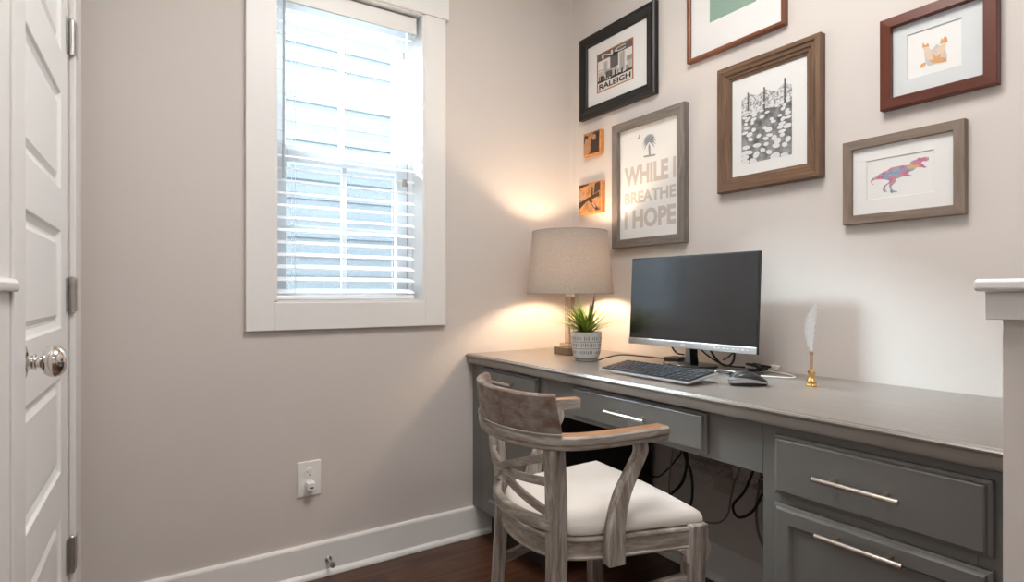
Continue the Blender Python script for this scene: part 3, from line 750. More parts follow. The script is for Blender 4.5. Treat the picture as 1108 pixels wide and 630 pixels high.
for a in (0.3, 0.3+2*PI/3, 0.3+4*PI/3): m.tube([(LPX, LPY, TOPZ+zs1-.012), (LPX+.152*math.cos(a), LPY+.152*math.sin(a), TOPZ+zs1-.004)], .0015, 6)
m.lathe([(.012, zs1-.014), (.012, zs1-.010)], (LPX, LPY, TOPZ), 16)
for s_ in (-1, 1): m.tube(smooth_path([(LPX+s_*.012, LPY, TOPZ+.315), (LPX+s_*.05, LPY, TOPZ+.36), (LPX+s_*.045, LPY, TOPZ+.42), (LPX+s_*.004, LPY, TOPZ+zs1-.014)]), .0014, 6)
m.build('harp', BRUSH, lamp, smooth=True)

# ============================================================ POTTED GRASS
PX_, PY_ = -.315, -.462
pot = thing('potted_plant', (PX_, PY_, TOPZ), 'spiky green grass in a white patterned pot beside the lamp', 'plant')
CER = mat('white_glazed_ceramic', (.66, .65, .63), .35, bump=.05, bscale=60)
m = MB()
m.lathe([(.0001, .001), (.040, .001), (.043, .004), (.043, .008), (.046, .014), (.050, .024), (.053, .045), (.0555, .070), (.0565, .098), (.0568, .104), (.056, .107), (.052, .107), (.050, .100), (.049, .090), (.0001, .090)], (PX_, PY_, TOPZ), 48, cap=False)
po = m.build('pot', CER, pot, smooth=True, angle=50)
m = MB()
for zr, r_ in ((.034, .0517), (.060, .0548), (.084, .0563)):
    for k in range(46):
        a = 2*PI*k/46+zr*9; ca, sa = math.cos(a), math.sin(a); t = Vector((-sa, ca, 0))
        if k % 9 == 4: continue
        c = Vector((PX_+ca*r_, PY_+sa*r_, TOPZ+zr)); h_ = .0062+.0016*math.sin(k*2.3); n_ = Vector((ca, sa, 0))
        m.add([c-t*.0013-Vector((0, 0, h_))+n_*.0006-n_*.0008, c+t*.0013-Vector((0, 0, h_))-n_*.0002, c+t*.0013+Vector((0, 0, h_))+n_*.0004, c-t*.0013+Vector((0, 0, h_))+n_*.0004], [(0, 1, 2, 3)])
m.build('painted_dashes', mat('grey_painted_dashes', (.12, .115, .11), .5), po)
m = MB(); m.lathe([(.0434, .0055), (.0445, .0095), (.0462, .0135)], (PX_, PY_, TOPZ), 48, cap=False)
for zr, r_ in ((.047, .0537), (.072, .0560)):
    m.lathe([(r_, zr-.0012), (r_+.0006, zr), (r_+.0002, zr+.0012)], (PX_, PY_, TOPZ), 48, cap=False)
m.build('painted_rings', mat('grey_painted_rings', (.30, .29, .28), .5), po, smooth=True)
m = MB(); m.lathe([(.0001, .0945), (.02, .095), (.0488, .093)], (PX_, PY_, TOPZ), 24, cap=False); m.build('soil', mat('dark_soil', (.03, .02, .015), .9, bump=1, bscale=90), pot)
GR = [mat('grass_green', (.16, .26, .025), .45, var=.3, vscale=30), mat('grass_bright_green', (.30, .40, .05), .45, var=.25, vscale=30), mat('grass_purple_brown', (.085, .045, .035), .5, var=.3, vscale=30), mat('grass_pale_grey', (.42, .37, .30), .5)]
rr = random.Random(5); m = MB()
def blade(m, a, reach, height, wid, mi, droop=.0):
    b = Vector((PX_+.016*math.cos(a)*rr.random(), PY_+.016*math.sin(a)*rr.random(), TOPZ+.092)); d_ = Vector((math.cos(a), math.sin(a), 0)); s_ = Vector((-math.sin(a), math.cos(a), 0))
    N = 7; ring = []
    for i in range(N+1):
        t = i/N; p = b+d_*(reach*t**1.25)+Vector((0, 0, height*(t-.5*droop*t*t*1.2)))
        w_ = wid*(1-t**3.2)*(.6+.8*t if t < .5 else 1.0)+.0001
        ring.append([p-s_*w_, p+Vector((0, 0, -.0012))*(1-t), p+s_*w_])
    for i in range(N):
        A, B = ring[i], ring[i+1]
        m.add(A+B, [(0, 1, 4, 3), (1, 2, 5, 4)], mi)
for i in range(105):
    a = rr.random()*2*PI; u = rr.random()**.55
    reach = .014+.190*u*rr.uniform(.7, 1); height = .185-.070*u+rr.uniform(-.035, .015)
    mi = 0 if rr.random() < .5 else 1
    if u < .35 and rr.random() < .5: mi = 2
    blade(m, a, reach, height, .0042, mi, droop=.9*u)
for i in range(40): blade(m, rr.random()*2*PI, rr.uniform(.005, .04), rr.uniform(.04, .085), .0030, 2)
for i in range(7): blade(m, rr.random()*2*PI, rr.uniform(.03, .07), rr.uniform(.13, .15), .0009, 3, .3)
m.build('grass_blades', GR, pot, smooth=True)

# ============================================================ MONITOR
MX, MYc = -.190, -.822
mon = thing('computer_monitor', (-.105, -.79, TOPZ), 'black flat computer monitor with a silver lower bezel standing on the desk', 'monitor')
tilt = math.radians(3.0); myaw = math.radians(2.0)
def MM(u, v, w_):          # u right (towards -y), v up along the screen, w towards the viewer
    return Vector((MX-w_*math.cos(tilt)+v*math.sin(tilt)+u*myaw, MYc-u-w_*myaw, .827+v*math.cos(tilt)+w_*math.sin(tilt)))
def mbox(mb, u0, u1, v0, v1, w0, w1, mi=None):
    return mb.hexa([MM(u0, v0, w0), MM(u0, v0, w1), MM(u1, v0, w1), MM(u1, v0, w0)], [MM(u0, v1, w0), MM(u0, v1, w1), MM(u1, v1, w1), MM(u1, v1, w0)], mi)
W2 = .255; HH = .312
m = MB(); mbox(m, -W2, W2, 0, HH, -.012, 0); mbox(m, -W2+.06, W2-.06, .03, HH-.06, -.038, -.012)
case = m.build('housing', BLACKP, mon, bevel=.002)
m = MB(); mbox(m, -W2+.004, W2-.004, .0235, HH-.004, 0, .0006); m.build('screen', SCREEN, mon)
m = MB(); mbox(m, -W2, W2, .0, .0215, .0002, .0045); bz = m.build('lower_bezel', SILVER, mon, bevel=.0015)
m = MB(); mbox(m, -.020, -.002, .0085, .0135, .0046, .0050); 
for k in range(3): pass
m.build('maker_mark', mat('pale_badge', (.75, .77, .80), .3, .3), bz)
m = MB()
for k in range(8): mbox(m, .108+k*.0165, .108+k*.0165+(.006 if k % 2 else .009), .0095, .0125, .0046, .0050)
m.build('button_marks', mat('pale_button_ink', (.80, .82, .84), .4), bz)
m = MB()
m.tube(smooth_path([(-.105, -.782, .768), (-.120, -.790, .80), (-.150, -.81, .86), (-.158, -.825, .90)], 5), [.019]*6+[.020]*10, 10, flat=.45)
m.build('stand_neck', mat('black_gloss', (.02, .02, .022), .15), mon, smooth=True)
m = MB(); m.add([(-.1305, -.764, .770), (-.1305, -.790, .770), (-.150, -.802, .832), (-.150, -.790, .832)], [(0, 1, 2, 3)])
m.add([(-.1285, -.764, .770), (-.1285, -.790, .770), (-.148, -.802, .832), (-.148, -.790, .832)], [(3, 2, 1, 0)])
m.build('neck_trim', SILVER, mon)
m = MB(); rings = []
for s_, z_ in ((1, .0008), (1.0, .004), (.97, .007), (.6, .0105), (.25, .012)):
    rings.append([Vector((-.115+.070*s_*math.cos(a), -.775+.105*s_*math.sin(a), TOPZ+z_)) for a in [2*PI*i/40 for i in range(40)]])
m.loops(rings); m.build('stand_foot', mat('dark_gloss_foot', (.03, .028, .028), .18), mon, smooth=True)

# cables behind the monitor
def cable(name, pts, r, m_, label, cat='cable', n=7):
    mb = MB(); mb.tube(smooth_path(pts, 6), r, n); o = mb.build(name, m_, smooth=True)
    return tag(o, label, cat)
cable('power_cable', [(-.30, -.512, TOPZ+.004), (-.262, -.522, TOPZ+.014), (-.215, -.545, TOPZ+.022), (-.16, -.60, TOPZ+.018), (-.10, -.665, TOPZ+.012), (-.06, -.70, TOPZ+.020)], .0024, RUBBER, 'thin black cable curving over the desk from the keyboard to behind the monitor')
mb = MB(); mb.box((-.115, -.655, TOPZ+.0005), (-.055, -.73, TOPZ+.020)); tag(mb.build('power_adapter', BLACKP, bevel=.004), 'small black power adapter on the desk behind the monitor foot', 'adapter')
cable('monitor_cable', [(-.145, -.70, .88), (-.14, -.705, .84), (-.115, -.715, .80), (-.080, -.72, .790)], .0030, RUBBER, 'black cable dropping to the adapter left of the monitor neck')
cable('monitor_cable', [(-.14, -.86, .88), (-.125, -.87, .82), (-.11, -.895, .780), (-.105, -.925, .775), (-.12, -.955, .80), (-.14, -.97, .86)], .0036, RUBBER, 'thick black cable looping down below the monitor, right of its neck')
cable('monitor_cable', [(-.14, -.80, .86), (-.11, -.83, .81), (-.085, -.87, .778), (-.07, -.91, .768), (-.055, -.95, .768)], .0028, RUBBER, 'black cable slanting from the monitor neck down to the desk')
cable('monitor_cable', [(-.10, -.90, .79), (-.11, -.93, .805), (-.13, -.97, .835), (-.145, -.98, .86)], .0026, RUBBER, 'short black cable crossing the loop under the monitor')
rr = random.Random(2); pts = []
for i in range(26): pts.append((-.085+.022*math.sin(i*1.7), -1.02-.034*math.cos(i*2.3)+.01*rr.random(), TOPZ+.006+.020*(.5+.5*math.sin(i*1.13))))
cable('coiled_cable', pts, .0026, RUBBER, 'tangled bundle of thin black cable under the monitor right corner')
cable('charging_cable', [(-.275, -.955, TOPZ+.010), (-.26, -.985, TOPZ+.010), (-.215, -.965, TOPZ+.012), (-.18, -.99, TOPZ+.008), (-.17, -1.06, TOPZ+.004), (-.15, -1.12, TOPZ+.004), (-.115, -1.155, TOPZ+.004), (-.07, -1.11, TOPZ+.004), (-.045, -1.04, TOPZ+.004), (-.05, -.98, TOPZ+.010)], .0021, WHITEP, 'white charging cable looping on the desk between keyboard and mouse')
mb = MB(); mb.box((-.205, -.93, TOPZ+.0005), (-.135, -1.0, TOPZ+.006)); tag(mb.build('coaster', BLACKP, bevel=.002), 'flat black pad on the desk right of the monitor foot', 'pad')
cable('earbud_case', [(-.035, -1.03, TOPZ+.012), (-.035, -1.045, TOPZ+.014), (-.035, -1.06, TOPZ+.012)], .011, mat('cream_plastic', (.62, .54, .46), .4), 'small cream object behind the tangled black cable on the desk', 'gadget')

# ============================================================ KEYBOARD, MOUSE, QUILL
kb = thing('keyboard', (-.40, -.895, TOPZ), 'slim keyboard with black keys and silver edge lying before the monitor', 'keyboard', rz=math.radians(0))
KW, KD = .352, .128; kx0 = -.494; ky0 = -.732
kt = math.atan2(.018, KD)
def KK(u, v, w_): return Vector((kx0+v*math.cos(kt)-w_*math.sin(kt), ky0-u, TOPZ+.006+v*math.sin(kt)+w_*math.cos(kt)))
def kbox(mb, u0, u1, v0, v1, w0, w1, ins=0, mi=None):
    return mb.hexa([KK(u0, v0, w0), KK(u1, v0, w0), KK(u1, v1, w0), KK(u0, v1, w0)], [KK(u0+ins, v0+ins, w1), KK(u1-ins, v0+ins, w1), KK(u1-ins, v1-ins, w1), KK(u0+ins, v1-ins, w1)], mi)
m = MB(); kbox(m, 0, KW, 0, KD, 0, .006); m.build('case', SILVER, kb, bevel=.002)
m = MB(); kbox(m, .004, KW-.004, .004, KD-.004, .0062, .0068); m.build('key_bed', BLACKP, kb)
rows = [(.006, .0195), (.0265, .0195), (.047, .0195), (.0675, .0195), (.088, .0195), (.1085, .014)]
cnt = 0
for ri, (v0, hgt) in enumerate(rows):
    widths = {0: [1.2, 1.2, 1.2, 5.6, 1.2, 1.2, 1.2], 1: [2.2]+[1]*10+[2.6], 2: [1.8]+[1]*11+[1.9], 3: [1.5]+[1]*12+[1.2], 4: [1]*13+[1.7], 5: [1.05]*14}[ri]
    tot = sum(widths); main = .252; u = .006
    for w_ in widths:
        uw = main*w_/tot
        q = MB(); kbox(q, u+.0009, u+uw-.0009, v0+.0009, v0+hgt-.0009, .0069, .0100, .0012); q.build('key', KEYM, kb); u += uw; cnt += 1
    u = .263
    for k in range(4):
        if cnt >= 99: break
        q = MB(); kbox(q, u+.0009, u+.0200, v0+.0009, v0+hgt-.0009, .0069, .0100, .0012); q.build('key', KEYM, kb); u += .0208; cnt += 1
m = MB()
for u_ in (.05, KW-.05): m.tube([KK(u_-.012, KD-.012, -.008), KK(u_+.012, KD-.012, -.008)], .006, 8)
m.build('foot', BLACKP, kb, smooth=True)

ms = thing('computer_mouse', (-.335, -1.153, TOPZ), 'black wireless mouse with a silver side band on the desk', 'mouse', rz=math.radians(-36))
def mouse_ring(t, zf, inset=0):
    pass
N = 28; m = MB(); rings = []
def mouse_out(a, s_=1): 
    x = .054*math.cos(a); wdt = .030*(1+.10*math.cos(2*a)); return x*s_, wdt*math.sin(a)*s_*(1-.10*math.cos(a))
def mouse_h(x): t = (x+.054)/.108; return .012+.026*math.sin(PI*min(1, max(0, t*.82+.16)))**1.1
levels = [(0, .90, 0), (.25, .98, 0), (.5, 1.0, 0), (.72, .96, 0), (.88, .84, 0), (.96, .62, 0), (1.0, .30, 0), (1.0, .02, 0)]
for lv, s_, _ in levels:
    rg = []
    for i in range(N):
        x, y = mouse_out(2*PI*i/N, s_); rg.append(Vector((x, y, .0015+mouse_h(x)*lv)))
    rings.append(rg)
m.loops(rings[2:], cap=False); m.add(rings[-1], [tuple(range(N))]); m.build('top_shell', mat('black_satin_shell', (.02, .021, .023), .28), ms, smooth=True, local=True, angle=80)
m = MB(); m.loops(rings[:2], cap=False); m.add(rings[0], [tuple(range(N-1, -1, -1))]); m.build('base', BLACKP, ms, smooth=True, local=True)
m = MB(); b0 = [Vector((v.x*1.012, v.y*1.02, v.z)) for v in rings[1]]
b1 = [Vector((p.x, p.y, p.z+.0035+.012*max(0, min(1, .5-p.x/.09)))) for p in b0]
b2 = [Vector((p.x*.93, p.y*.92, p.z-.001)) for p in b1]
m.loops([b0, [(a+b)/2*1.0+Vector((0, 0, 0)) for a, b in zip(b0, b1)], b1, b2], cap=False); m.build('silver_band', SILVER, ms, smooth=True, local=True)
m = MB(); m.lathe([(.0045, -.003), (.0055, 0), (.0045, .003)], (.028, 0, mouse_h(.028)-.001), 16, axis='y'); m.build('scroll_wheel', BLACKP, ms, smooth=True, local=True)

QX, QY = -.204, -1.255
ql = thing('quill_pen', (QX, QY, TOPZ), 'white feather quill standing in a small brass holder on the desk', 'pen')
m = MB(); m.lathe([(.0001, .0005), (.0135, .0005), (.0140, .003), (.0125, .006), (.0120, .009), (.0130, .011), (.0128, .014), (.0090, .020), (.0078, .027), (.0090, .034), (.0098, .038), (.0098, .041), (.0070, .043), (.0035, .0435)], (QX, QY, TOPZ), 28, cap=False)
m.build('holder', BRASS, ql, smooth=True)
m = MB(); m.tube([(QX, QY, TOPZ+.036), (QX-.0003, QY-.0006, TOPZ+.088)], .0040, 12); m.lathe([(.0040, .086), (.0055, .088), (.0055, .093), (.0035, .095)], (QX, QY, TOPZ), 16)
m.build('pen_barrel', mat('rose_brass', (.75, .50, .32), .25, 1), ql, smooth=True)
FEA = mat('white_feather', (.80, .83, .86), .8, var=.06, vscale=200)
m = MB(); m2 = MB(); vd = Vector((.84, -.55, 0)).normalized()
def q_c(t): return Vector((QX, QY, TOPZ+.094))+Vector((0, 0, .130*t))+vd*(.016*t*t-.013*math.sin(PI*t*.9)*.55)
def q_w(t, s_): return (.0170 if s_ < 0 else .0145)*math.sin(PI*min(1, .06+t*.92))**.75
NB = 46
for s_ in (-1, 1):
    for i in range(NB):
        t = i/NB; a = q_c(t); b = q_c(min(1, t+1.25/NB)); wd = q_w(t, s_)*(1-.10*abs(math.sin(i*3.7)))
        ub = (b-a).normalized(); tip = a+vd*s_*wd+ub*wd*.75; tip2 = tip-ub*.0022+vd*s_*(-.0004); th = Vector((vd.y, -vd.x, 0))*.0012*math.sin(i*1.1)
        m.add([a, b, tip+th, tip2+th], [(0, 1, 2, 3)])
m.build('feather_vane', FEA, ql)
m2.tube([q_c(i/10) for i in range(11)], [.0014*(1-i/12) for i in range(11)], 6); m2.build('feather_shaft', mat('feather_shaft_cream', (.8, .78, .72), .5), ql, smooth=True)

# ============================================================ UNDER THE DESK
tray = thing('cable_tray', (-.07, -1.02, .40), 'white wire cable tray fixed to the wall in the knee space under the desk', 'cable tray')
WIRE = mat('white_wire', (.50, .46, .42), .5)
m = MB(); tY0, tY1 = -.715, -1.31
for x_, z_ in ((-.120, .440), (-.122, .410), (-.10, .398), (-.065, .396), (-.03, .410), (-.004, .440)): m.tube([(x_, tY0, z_), (x_, tY1, z_)], .0020, 6)
yy = tY0
while yy > tY1-.001: m.tube([(-.120, yy, .440), (-.122, yy, .410), (-.10, yy, .398), (-.065, yy, .396), (-.03, yy, .410), (-.004, yy, .440)], .0016, 5); yy -= .035
m.build('wire_basket', WIRE, tray)
for y_ in (-.79, -.90, -1.10):
    m = MB(); m.tube(smooth_path([(-.12, y_, .41), (-.125, y_-.01, .385), (-.125, y_-.045, .372), (-.125, y_-.08, .385), (-.12, y_-.09, .41)], 5), .0016, 6); m.build('hook_loop', WIRE, tray)
def pill(name, c, d_, ln, wd):
    c = Vector(c); d_ = Vector(d_).normalized(); s_ = Vector((1, 0, 0)).cross(d_).normalized(); pts = []
    for i in range(9): a = -PI/2+PI*i/8; pts.append(c+d_*(ln/2+wd*math.cos(a))+s_*wd*math.sin(a))
    for i in range(9): a = PI/2+PI*i/8; pts.append(c+d_*(-ln/2+wd*math.cos(a))+s_*wd*math.sin(a))
    mb = MB(); mb.poly(pts, (.012, 0, 0)); return mb.build(name, mat('beige_bracket', (.46, .41, .36), .5), tray, bevel=.002)
pill('mounting_bracket', (-.136, -.742, .458), (0, -.55, -1), .060, .014)
pill('mounting_bracket', (-.136, -1.008, .453), (0, -1, .05), .065, .017)
cable('hanging_cable', [(-.16, -.80, .60), (-.165, -.80, .50), (-.165, -.805, .44), (-.17, -.79, .37), (-.165, -.74, .315), (-.16, -.70, .285)], .0050, RUBBER, 'thick black cable hanging under the desk and bending left')
cable('hanging_cable', [(-.150, -.79, .60), (-.150, -.775, .50), (-.150, -.785, .45), (-.150, -.81, .40), (-.150, -.815, .33), (-.15, -.80, .26)], .0045, RUBBER, 'black cable hanging straight down beside the thick bent one')
cable('hanging_cable', [(-.142, -.76, .58), (-.145, -.765, .47), (-.14, -.73, .42), (-.12, -.68, .375), (-.10, -.62, .33), (-.08, -.56, .315), (-.06, -.53, .32)], .0028, RUBBER, 'thin dark cable sagging left under the desk toward the corner cabinet')
cable('hanging_cable', [(-.150, -1.00, .47), (-.150, -.98, .42), (-.15, -.965, .36), (-.15, -.955, .31), (-.145, -.92, .27), (-.14, -.86, .250), (-.14, -.76, .245)], .0030, GREYC, 'grey cable drooping from the tray and running left behind the chair')
cable('hanging_cable', [(-.160, -1.05, .47), (-.160, -1.02, .40), (-.16, -.98, .345), (-.16, -1.00, .315), (-.16, -1.05, .35), (-.16, -1.09, .43)], .0042, RUBBER, 'black cable making a loop under the right end of the tray')
cable('hanging_cable', [(-.135, -1.06, .44), (-.135, -1.045, .36), (-.13, -1.05, .27), (-.12, -1.09, .20), (-.11, -1.14, .16)], .0040, GREYC, 'grey cable hanging down beside the right cabinet')
cable('hanging_cable', [(-.155, -.735, .60), (-.155, -.735, .47), (-.155, -.725, .40), (-.15, -.715, .33), (-.145, -.71, .27)], .0025, GREYC, 'thin grey cable hanging left of the black ones')
mb = MB(); mb.box((-.105, -1.03, .4035), (-.045, -1.27, .440)); tag(mb.build('power_strip', mat('dark_grey_plastic', (.05, .045, .04), .5), bevel=.004), 'dark power strip lying in the wire tray under the desk', 'power strip')
ol = thing('wall_outlet', (-.0005, -.83, .31), 'beige wall outlet under the desk behind the hanging black cables', 'outlet')
m = MB(); m.box((-.0065, -.79, .31), (-.0005, -.865, .42)); m.build('cover_plate', mat('beige_plate', (.50, .44, .39), .5), ol, bevel=.003)

# ============================================================ WINDOW-WALL OUTLET, DOOR STOP
ox0, ox1, oz0, oz1 = -1.248, -1.166, .291, .415; oc = (ox0+ox1)/2
ow = thing('wall_outlet', (oc, -.0005, oz0), 'white duplex outlet plate low on the window wall', 'outlet')
m = MB(); m.box((ox0, -.0065, oz0), (ox1, -.0005, oz1)); m.build('cover_plate', WHITEP, ow, bevel=.004, seg=3, smooth=True)
for zc in (.375, .332):
    m = MB(); m.lathe([(.0165, -.0066), (.0165, -.009), (.0155, -.0098)], (oc, 0, zc), 24, axis='y'); r_ = m.build('receptacle', WHITEP, ow, smooth=True)
    m = MB(); 
    for dx, h_ in ((-.0065, .0045), (.0055, .0038)): m.box((oc+dx-.001, -.0101, zc+.002-h_/2), (oc+dx+.001, -.0096, zc+.002+h_/2+.002))
    m.lathe([(.0024, -.0096), (.0024, -.0101)], (oc, 0, zc-.008), 12, axis='y'); m.build('slots', DARK, r_)
ch = thing('plug_charger', (oc, -.0105, .318), 'small white plug-in charger in the lower socket of the window wall outlet', 'charger')
m = MB(); m.box((oc-.014, -.040, .318), (oc+.014, -.0103, .347)); m.build('charger_body', WHITEP, ch, bevel=.004, seg=3, smooth=True)
m = MB(); m.box((oc-.006, -.0405, .327), (oc+.006, -.0399, .332)); m.build('charging_port', DARK, ch)
ds = thing('door_stop', (-1.143, -.0145, .052), 'small chrome door stop screwed into the baseboard under the window', 'door stop')
m = MB(); m.lathe([(.0001, -.015), (.012, -.015), (.011, -.020), (.0045, -.024), (.0045, -.066), (.0001, -.066)], (-1.143, 0, .056), 20, axis='y', cap=False); m.build('spring_rod', HINGE, ds, smooth=True)
m = MB(); m.lathe([(.0001, -.063), (.0085, -.064), (.0095, -.068), (.0090, -.076), (.0001, -.078)], (-1.143, 0, .056), 20, axis='y', cap=False); m.build('bumper', mat('grey_rubber', (.20, .19, .18), .5), ds, smooth=True)

# ============================================================ CHAIR
ST = [(.30, (.11, .062, .040)), (.40, (.22, .175, .145)), (.52, (.34, .30, .265)), (.66, (.55, .51, .465))]
CW_V = wood('weathered_grey_chair_wood_upright', ST, (20, 20, 1.6), 3.6, .6, .4, dist=.25)
CW_H = wood('weathered_grey_chair_wood', [(.28, (.13, .08, .055)), (.40, (.24, .195, .16)), (.54, (.34, .30, .265)), (.68, (.50, .46, .42))], (4.0, 4.0, 26), 3.2, .6, .35)
CW_P = wood('weathered_brown_grey_panel', [(.30, (.155, .075, .045)), (.43, (.18, .125, .098)), (.55, (.245, .20, .172)), (.75, (.33, .29, .26))], (5, 5, 11), 4.5, .6, .25, dist=.3)
CW_T = wood('worn_orange_arm_top', [(.25, (.24, .105, .048)), (.5, (.38, .20, .105)), (.8, (.46, .29, .18))], (2.5, 12, 12), 3, .5, .15)
def cushion_mat():
    m, nt, b = nm('cream_woven_seat')
    tc = nt.nodes.new('ShaderNodeTexCoord')
    wv = nt.nodes.new('ShaderNodeTexWave'); wv.inputs['Scale'].default_value = 300; wv.bands_direction = 'X'; wv.inputs['Distortion'].default_value = 1
    wv2 = nt.nodes.new('ShaderNodeTexWave'); wv2.inputs['Scale'].default_value = 300; wv2.bands_direction = 'Y'; wv2.inputs['Distortion'].default_value = 1
    ad = nt.nodes.new('ShaderNodeMath'); ad.operation = 'ADD'
    for q in (wv, wv2): nt.links.new(tc.outputs['Object'], q.inputs['Vector'])
    nt.links.new(wv.outputs['Fac'], ad.inputs[0]); nt.links.new(wv2.outputs['Fac'], ad.inputs[1])
    bp = nt.nodes.new('ShaderNodeBump'); bp.inputs['Strength'].default_value = .12; bp.inputs['Distance'].default_value = .0006
    nt.links.new(ad.outputs[0], bp.inputs['Height']); nt.links.new(bp.outputs['Normal'], b.inputs['Normal'])
    n = nt.nodes.new('ShaderNodeTexNoise'); n.inputs['Scale'].default_value = 5; nt.links.new(tc.outputs['Object'], n.inputs['Vector'])
    r = nt.nodes.new('ShaderNodeValToRGB'); r.color_ramp.elements[0].color = (.76, .71, .66, 1); r.color_ramp.elements[1].color = (.83, .78, .735, 1)
    r.color_ramp.elements[0].position = .3; r.color_ramp.elements[1].position = .7
    nt.links.new(n.outputs['Fac'], r.inputs['Fac']); nt.links.new(r.outputs['Color'], b.inputs['Base Color']); b.inputs['Roughness'].default_value = .9
    return m
CUSH = cushion_mat()
chair = thing('armchair', (-.74, -.96, 0), 'weathered grey wood barrel-back armchair with a cream seat pushed up to the desk', 'chair', rz=math.radians(-9))
def cb(mb, name, mats, parent=None, **k): return mb.build(name, mats, parent or chair, local=True, **k)
# hoop line in plan (centre line of arm rail)
def hoop(scale_b, yh, xb, xf, yf, n=26, f0=0.0):
    """plan curve from near arm tip round the back to the far arm tip"""
    half = [(xf, yf), (xf*.5, yf+.004), (-.03, yh), (-.10, yh), (-.16, yh-.010), (xb+.057, yh-.036), (xb+.026, yh-.084), (xb+.006, yh-.146), (xb, 0)]
    pts = [Vector((x, -y, 0)) for x, y in half]+[Vector((x, y, 0)) for x, y in half[:-1][::-1]]
    return smooth_path(pts, 5)
def sweep_profile(path, prof, zf=lambda p: 0, lean=0, capmi=None):
    """prof = [(out, z)]; out = distance outwards from path"""
    rings = []
    for i, p in enumerate(path):
        t = (path[min(i+1, len(path)-1)]-path[max(i-1, 0)]).normalized(); o = Vector((t.y, -t.x, 0))
        if o.dot(Vector((p.x+.05, p.y, 0))) < 0: o = -o
        rings.append([Vector((p.x, p.y, 0))+o*a+Vector((0, 0, b+zf(p))) for a, b in prof])
    return rings
path = hoop(1, .206, -.262, .090, .198)
prof = [(-.020, .668), (.012, .668), (.015, .671), (.015, .679), (.018, .681), (.018, .695), (.014, .700), (-.022, .700)]
m = MB(); rg = sweep_profile(path, prof); nP = len(prof)
m.loops(rg, closed=True)
ra = cb(m, 'arm_rail', [CW_H, CW_T], smooth=True, bevel=.0015, angle=30)
for p in ra.data.polygons:
    if p.normal.z > .9 and abs(p.center.z-.70) < .002: p.material_index = 1
    else: p.material_index = 0
# back panel on top of the hoop
def sub_path(path, xmax): return [p for p in path if p.x < xmax]
bp_ = sub_path(path, -.176)
m = MB(); rings = []
nb = len(bp_)
for i, p in enumerate(bp_):
    t = (bp_[min(i+1, nb-1)]-bp_[max(i-1, 0)]).normalized(); o = Vector((t.y, -t.x, 0))
    if o.dot(Vector((p.x+.05, p.y, 0))) < 0: o = -o
    e = 0
    pr = [(-.010, .700), (.013, .700), (.019, .740), (.024, .787), (.021, .791), (.008, .791), (.004, .787), (-.002, .740)]
    endk = max(0, 1-min(i, nb-1-i)/2.0)          # the ends slope back towards the top
    inw = (bp_[nb//2]-p).normalized() if endk else Vector((0, 0, 0))
    rings.append([Vector((p.x, p.y, 0))+o*a+Vector((0, 0, b))+Vector((-.016, 0, 0))*endk*(b-.700)/.09 for a, b in pr])
m.loops(rings); pn = cb(m, 'back_panel', [CW_P, CW_H], smooth=True, bevel=.001, angle=40)
# carved bead near the foot of the panel and outline inside
m = MB()
for zq, oo in ((.7035, .0175),):
    m.tube([Vector((p.x, p.y, 0))+(lambda t: (Vector((t.y, -t.x, 0)) if Vector((t.y, -t.x, 0)).dot(Vector((p.x+.05, p.y, 0))) > 0 else Vector((-t.y, t.x, 0))))((bp_[min(i+1, nb-1)]-bp_[max(i-1, 0)]).normalized())*oo+Vector((0, 0, zq)) for i, p in enumerate(bp_)], .0026, 6)
cb(m, 'bead_moulding', CW_H, pn, smooth=True)
m = MB(); inner = []
for i, p in enumerate(bp_[5:-5]):
    j = i+5; t = (bp_[j+1]-bp_[j-1]).normalized(); o = Vector((t.y, -t.x, 0))
    if o.dot(Vector((p.x+.05, p.y, 0))) < 0: o = -o
    inner.append((Vector((p.x, p.y, 0)), o))
lo = [c-o*.0085+Vector((0, 0, .712)) for c, o in inner]; hi_ = [c+o*.0015+Vector((0, 0, .775)) for c, o in inner]
m.tube(lo+hi_[::-1]+[lo[0]], .0016, 5); cb(m, 'carved_line', CW_H, pn)
# seat frame
def seat_out(off=0):
    pts = [(.182, -.237), (.08, -.220), (-.04, -.200), (-.12, -.182), (-.165, -.155), (-.198, -.105), (-.212, -.05), (-.216, 0)]
    pts = pts+[(x, -y) for x, y in pts[:-1][::-1]]
    sp = smooth_path([Vector((x, y, 0)) for x, y in pts], 4)
    out = []
    for i, p in enumerate(sp):
        t = (sp[min(i+1, len(sp)-1)]-sp[max(i-1, 0)]).normalized(); o = Vector((-t.y, t.x, 0))
        if o.dot(Vector((p.x, p.y, 0))) < 0: o = -o
        out.append(p+o*off)
    return out
so = seat_out()
def rings_from(path, prof, center=Vector((0, 0, 0))):
    out = []
    for i, p in enumerate(path):
        t = (path[min(i+1, len(path)-1)]-path[max(i-1, 0)]).normalized(); o = Vector((-t.y, t.x, 0))
        if o.dot(Vector((p.x, p.y, 0))) < 0: o = -o
        out.append([p+o*a+Vector((0, 0, b)) for a, b in prof])
    return out
m = MB()
m.loops(rings_from(so, [(-.024, .412), (0, .412), (.001, .416), (-.003, .419), (-.003, .452), (.001, .455), (0, .460), (-.024, .460)]))
m.box((.158, -.214, .413), (.182, .214, .459))
cb(m, 'seat_frame', CW_H, smooth=True, angle=30)
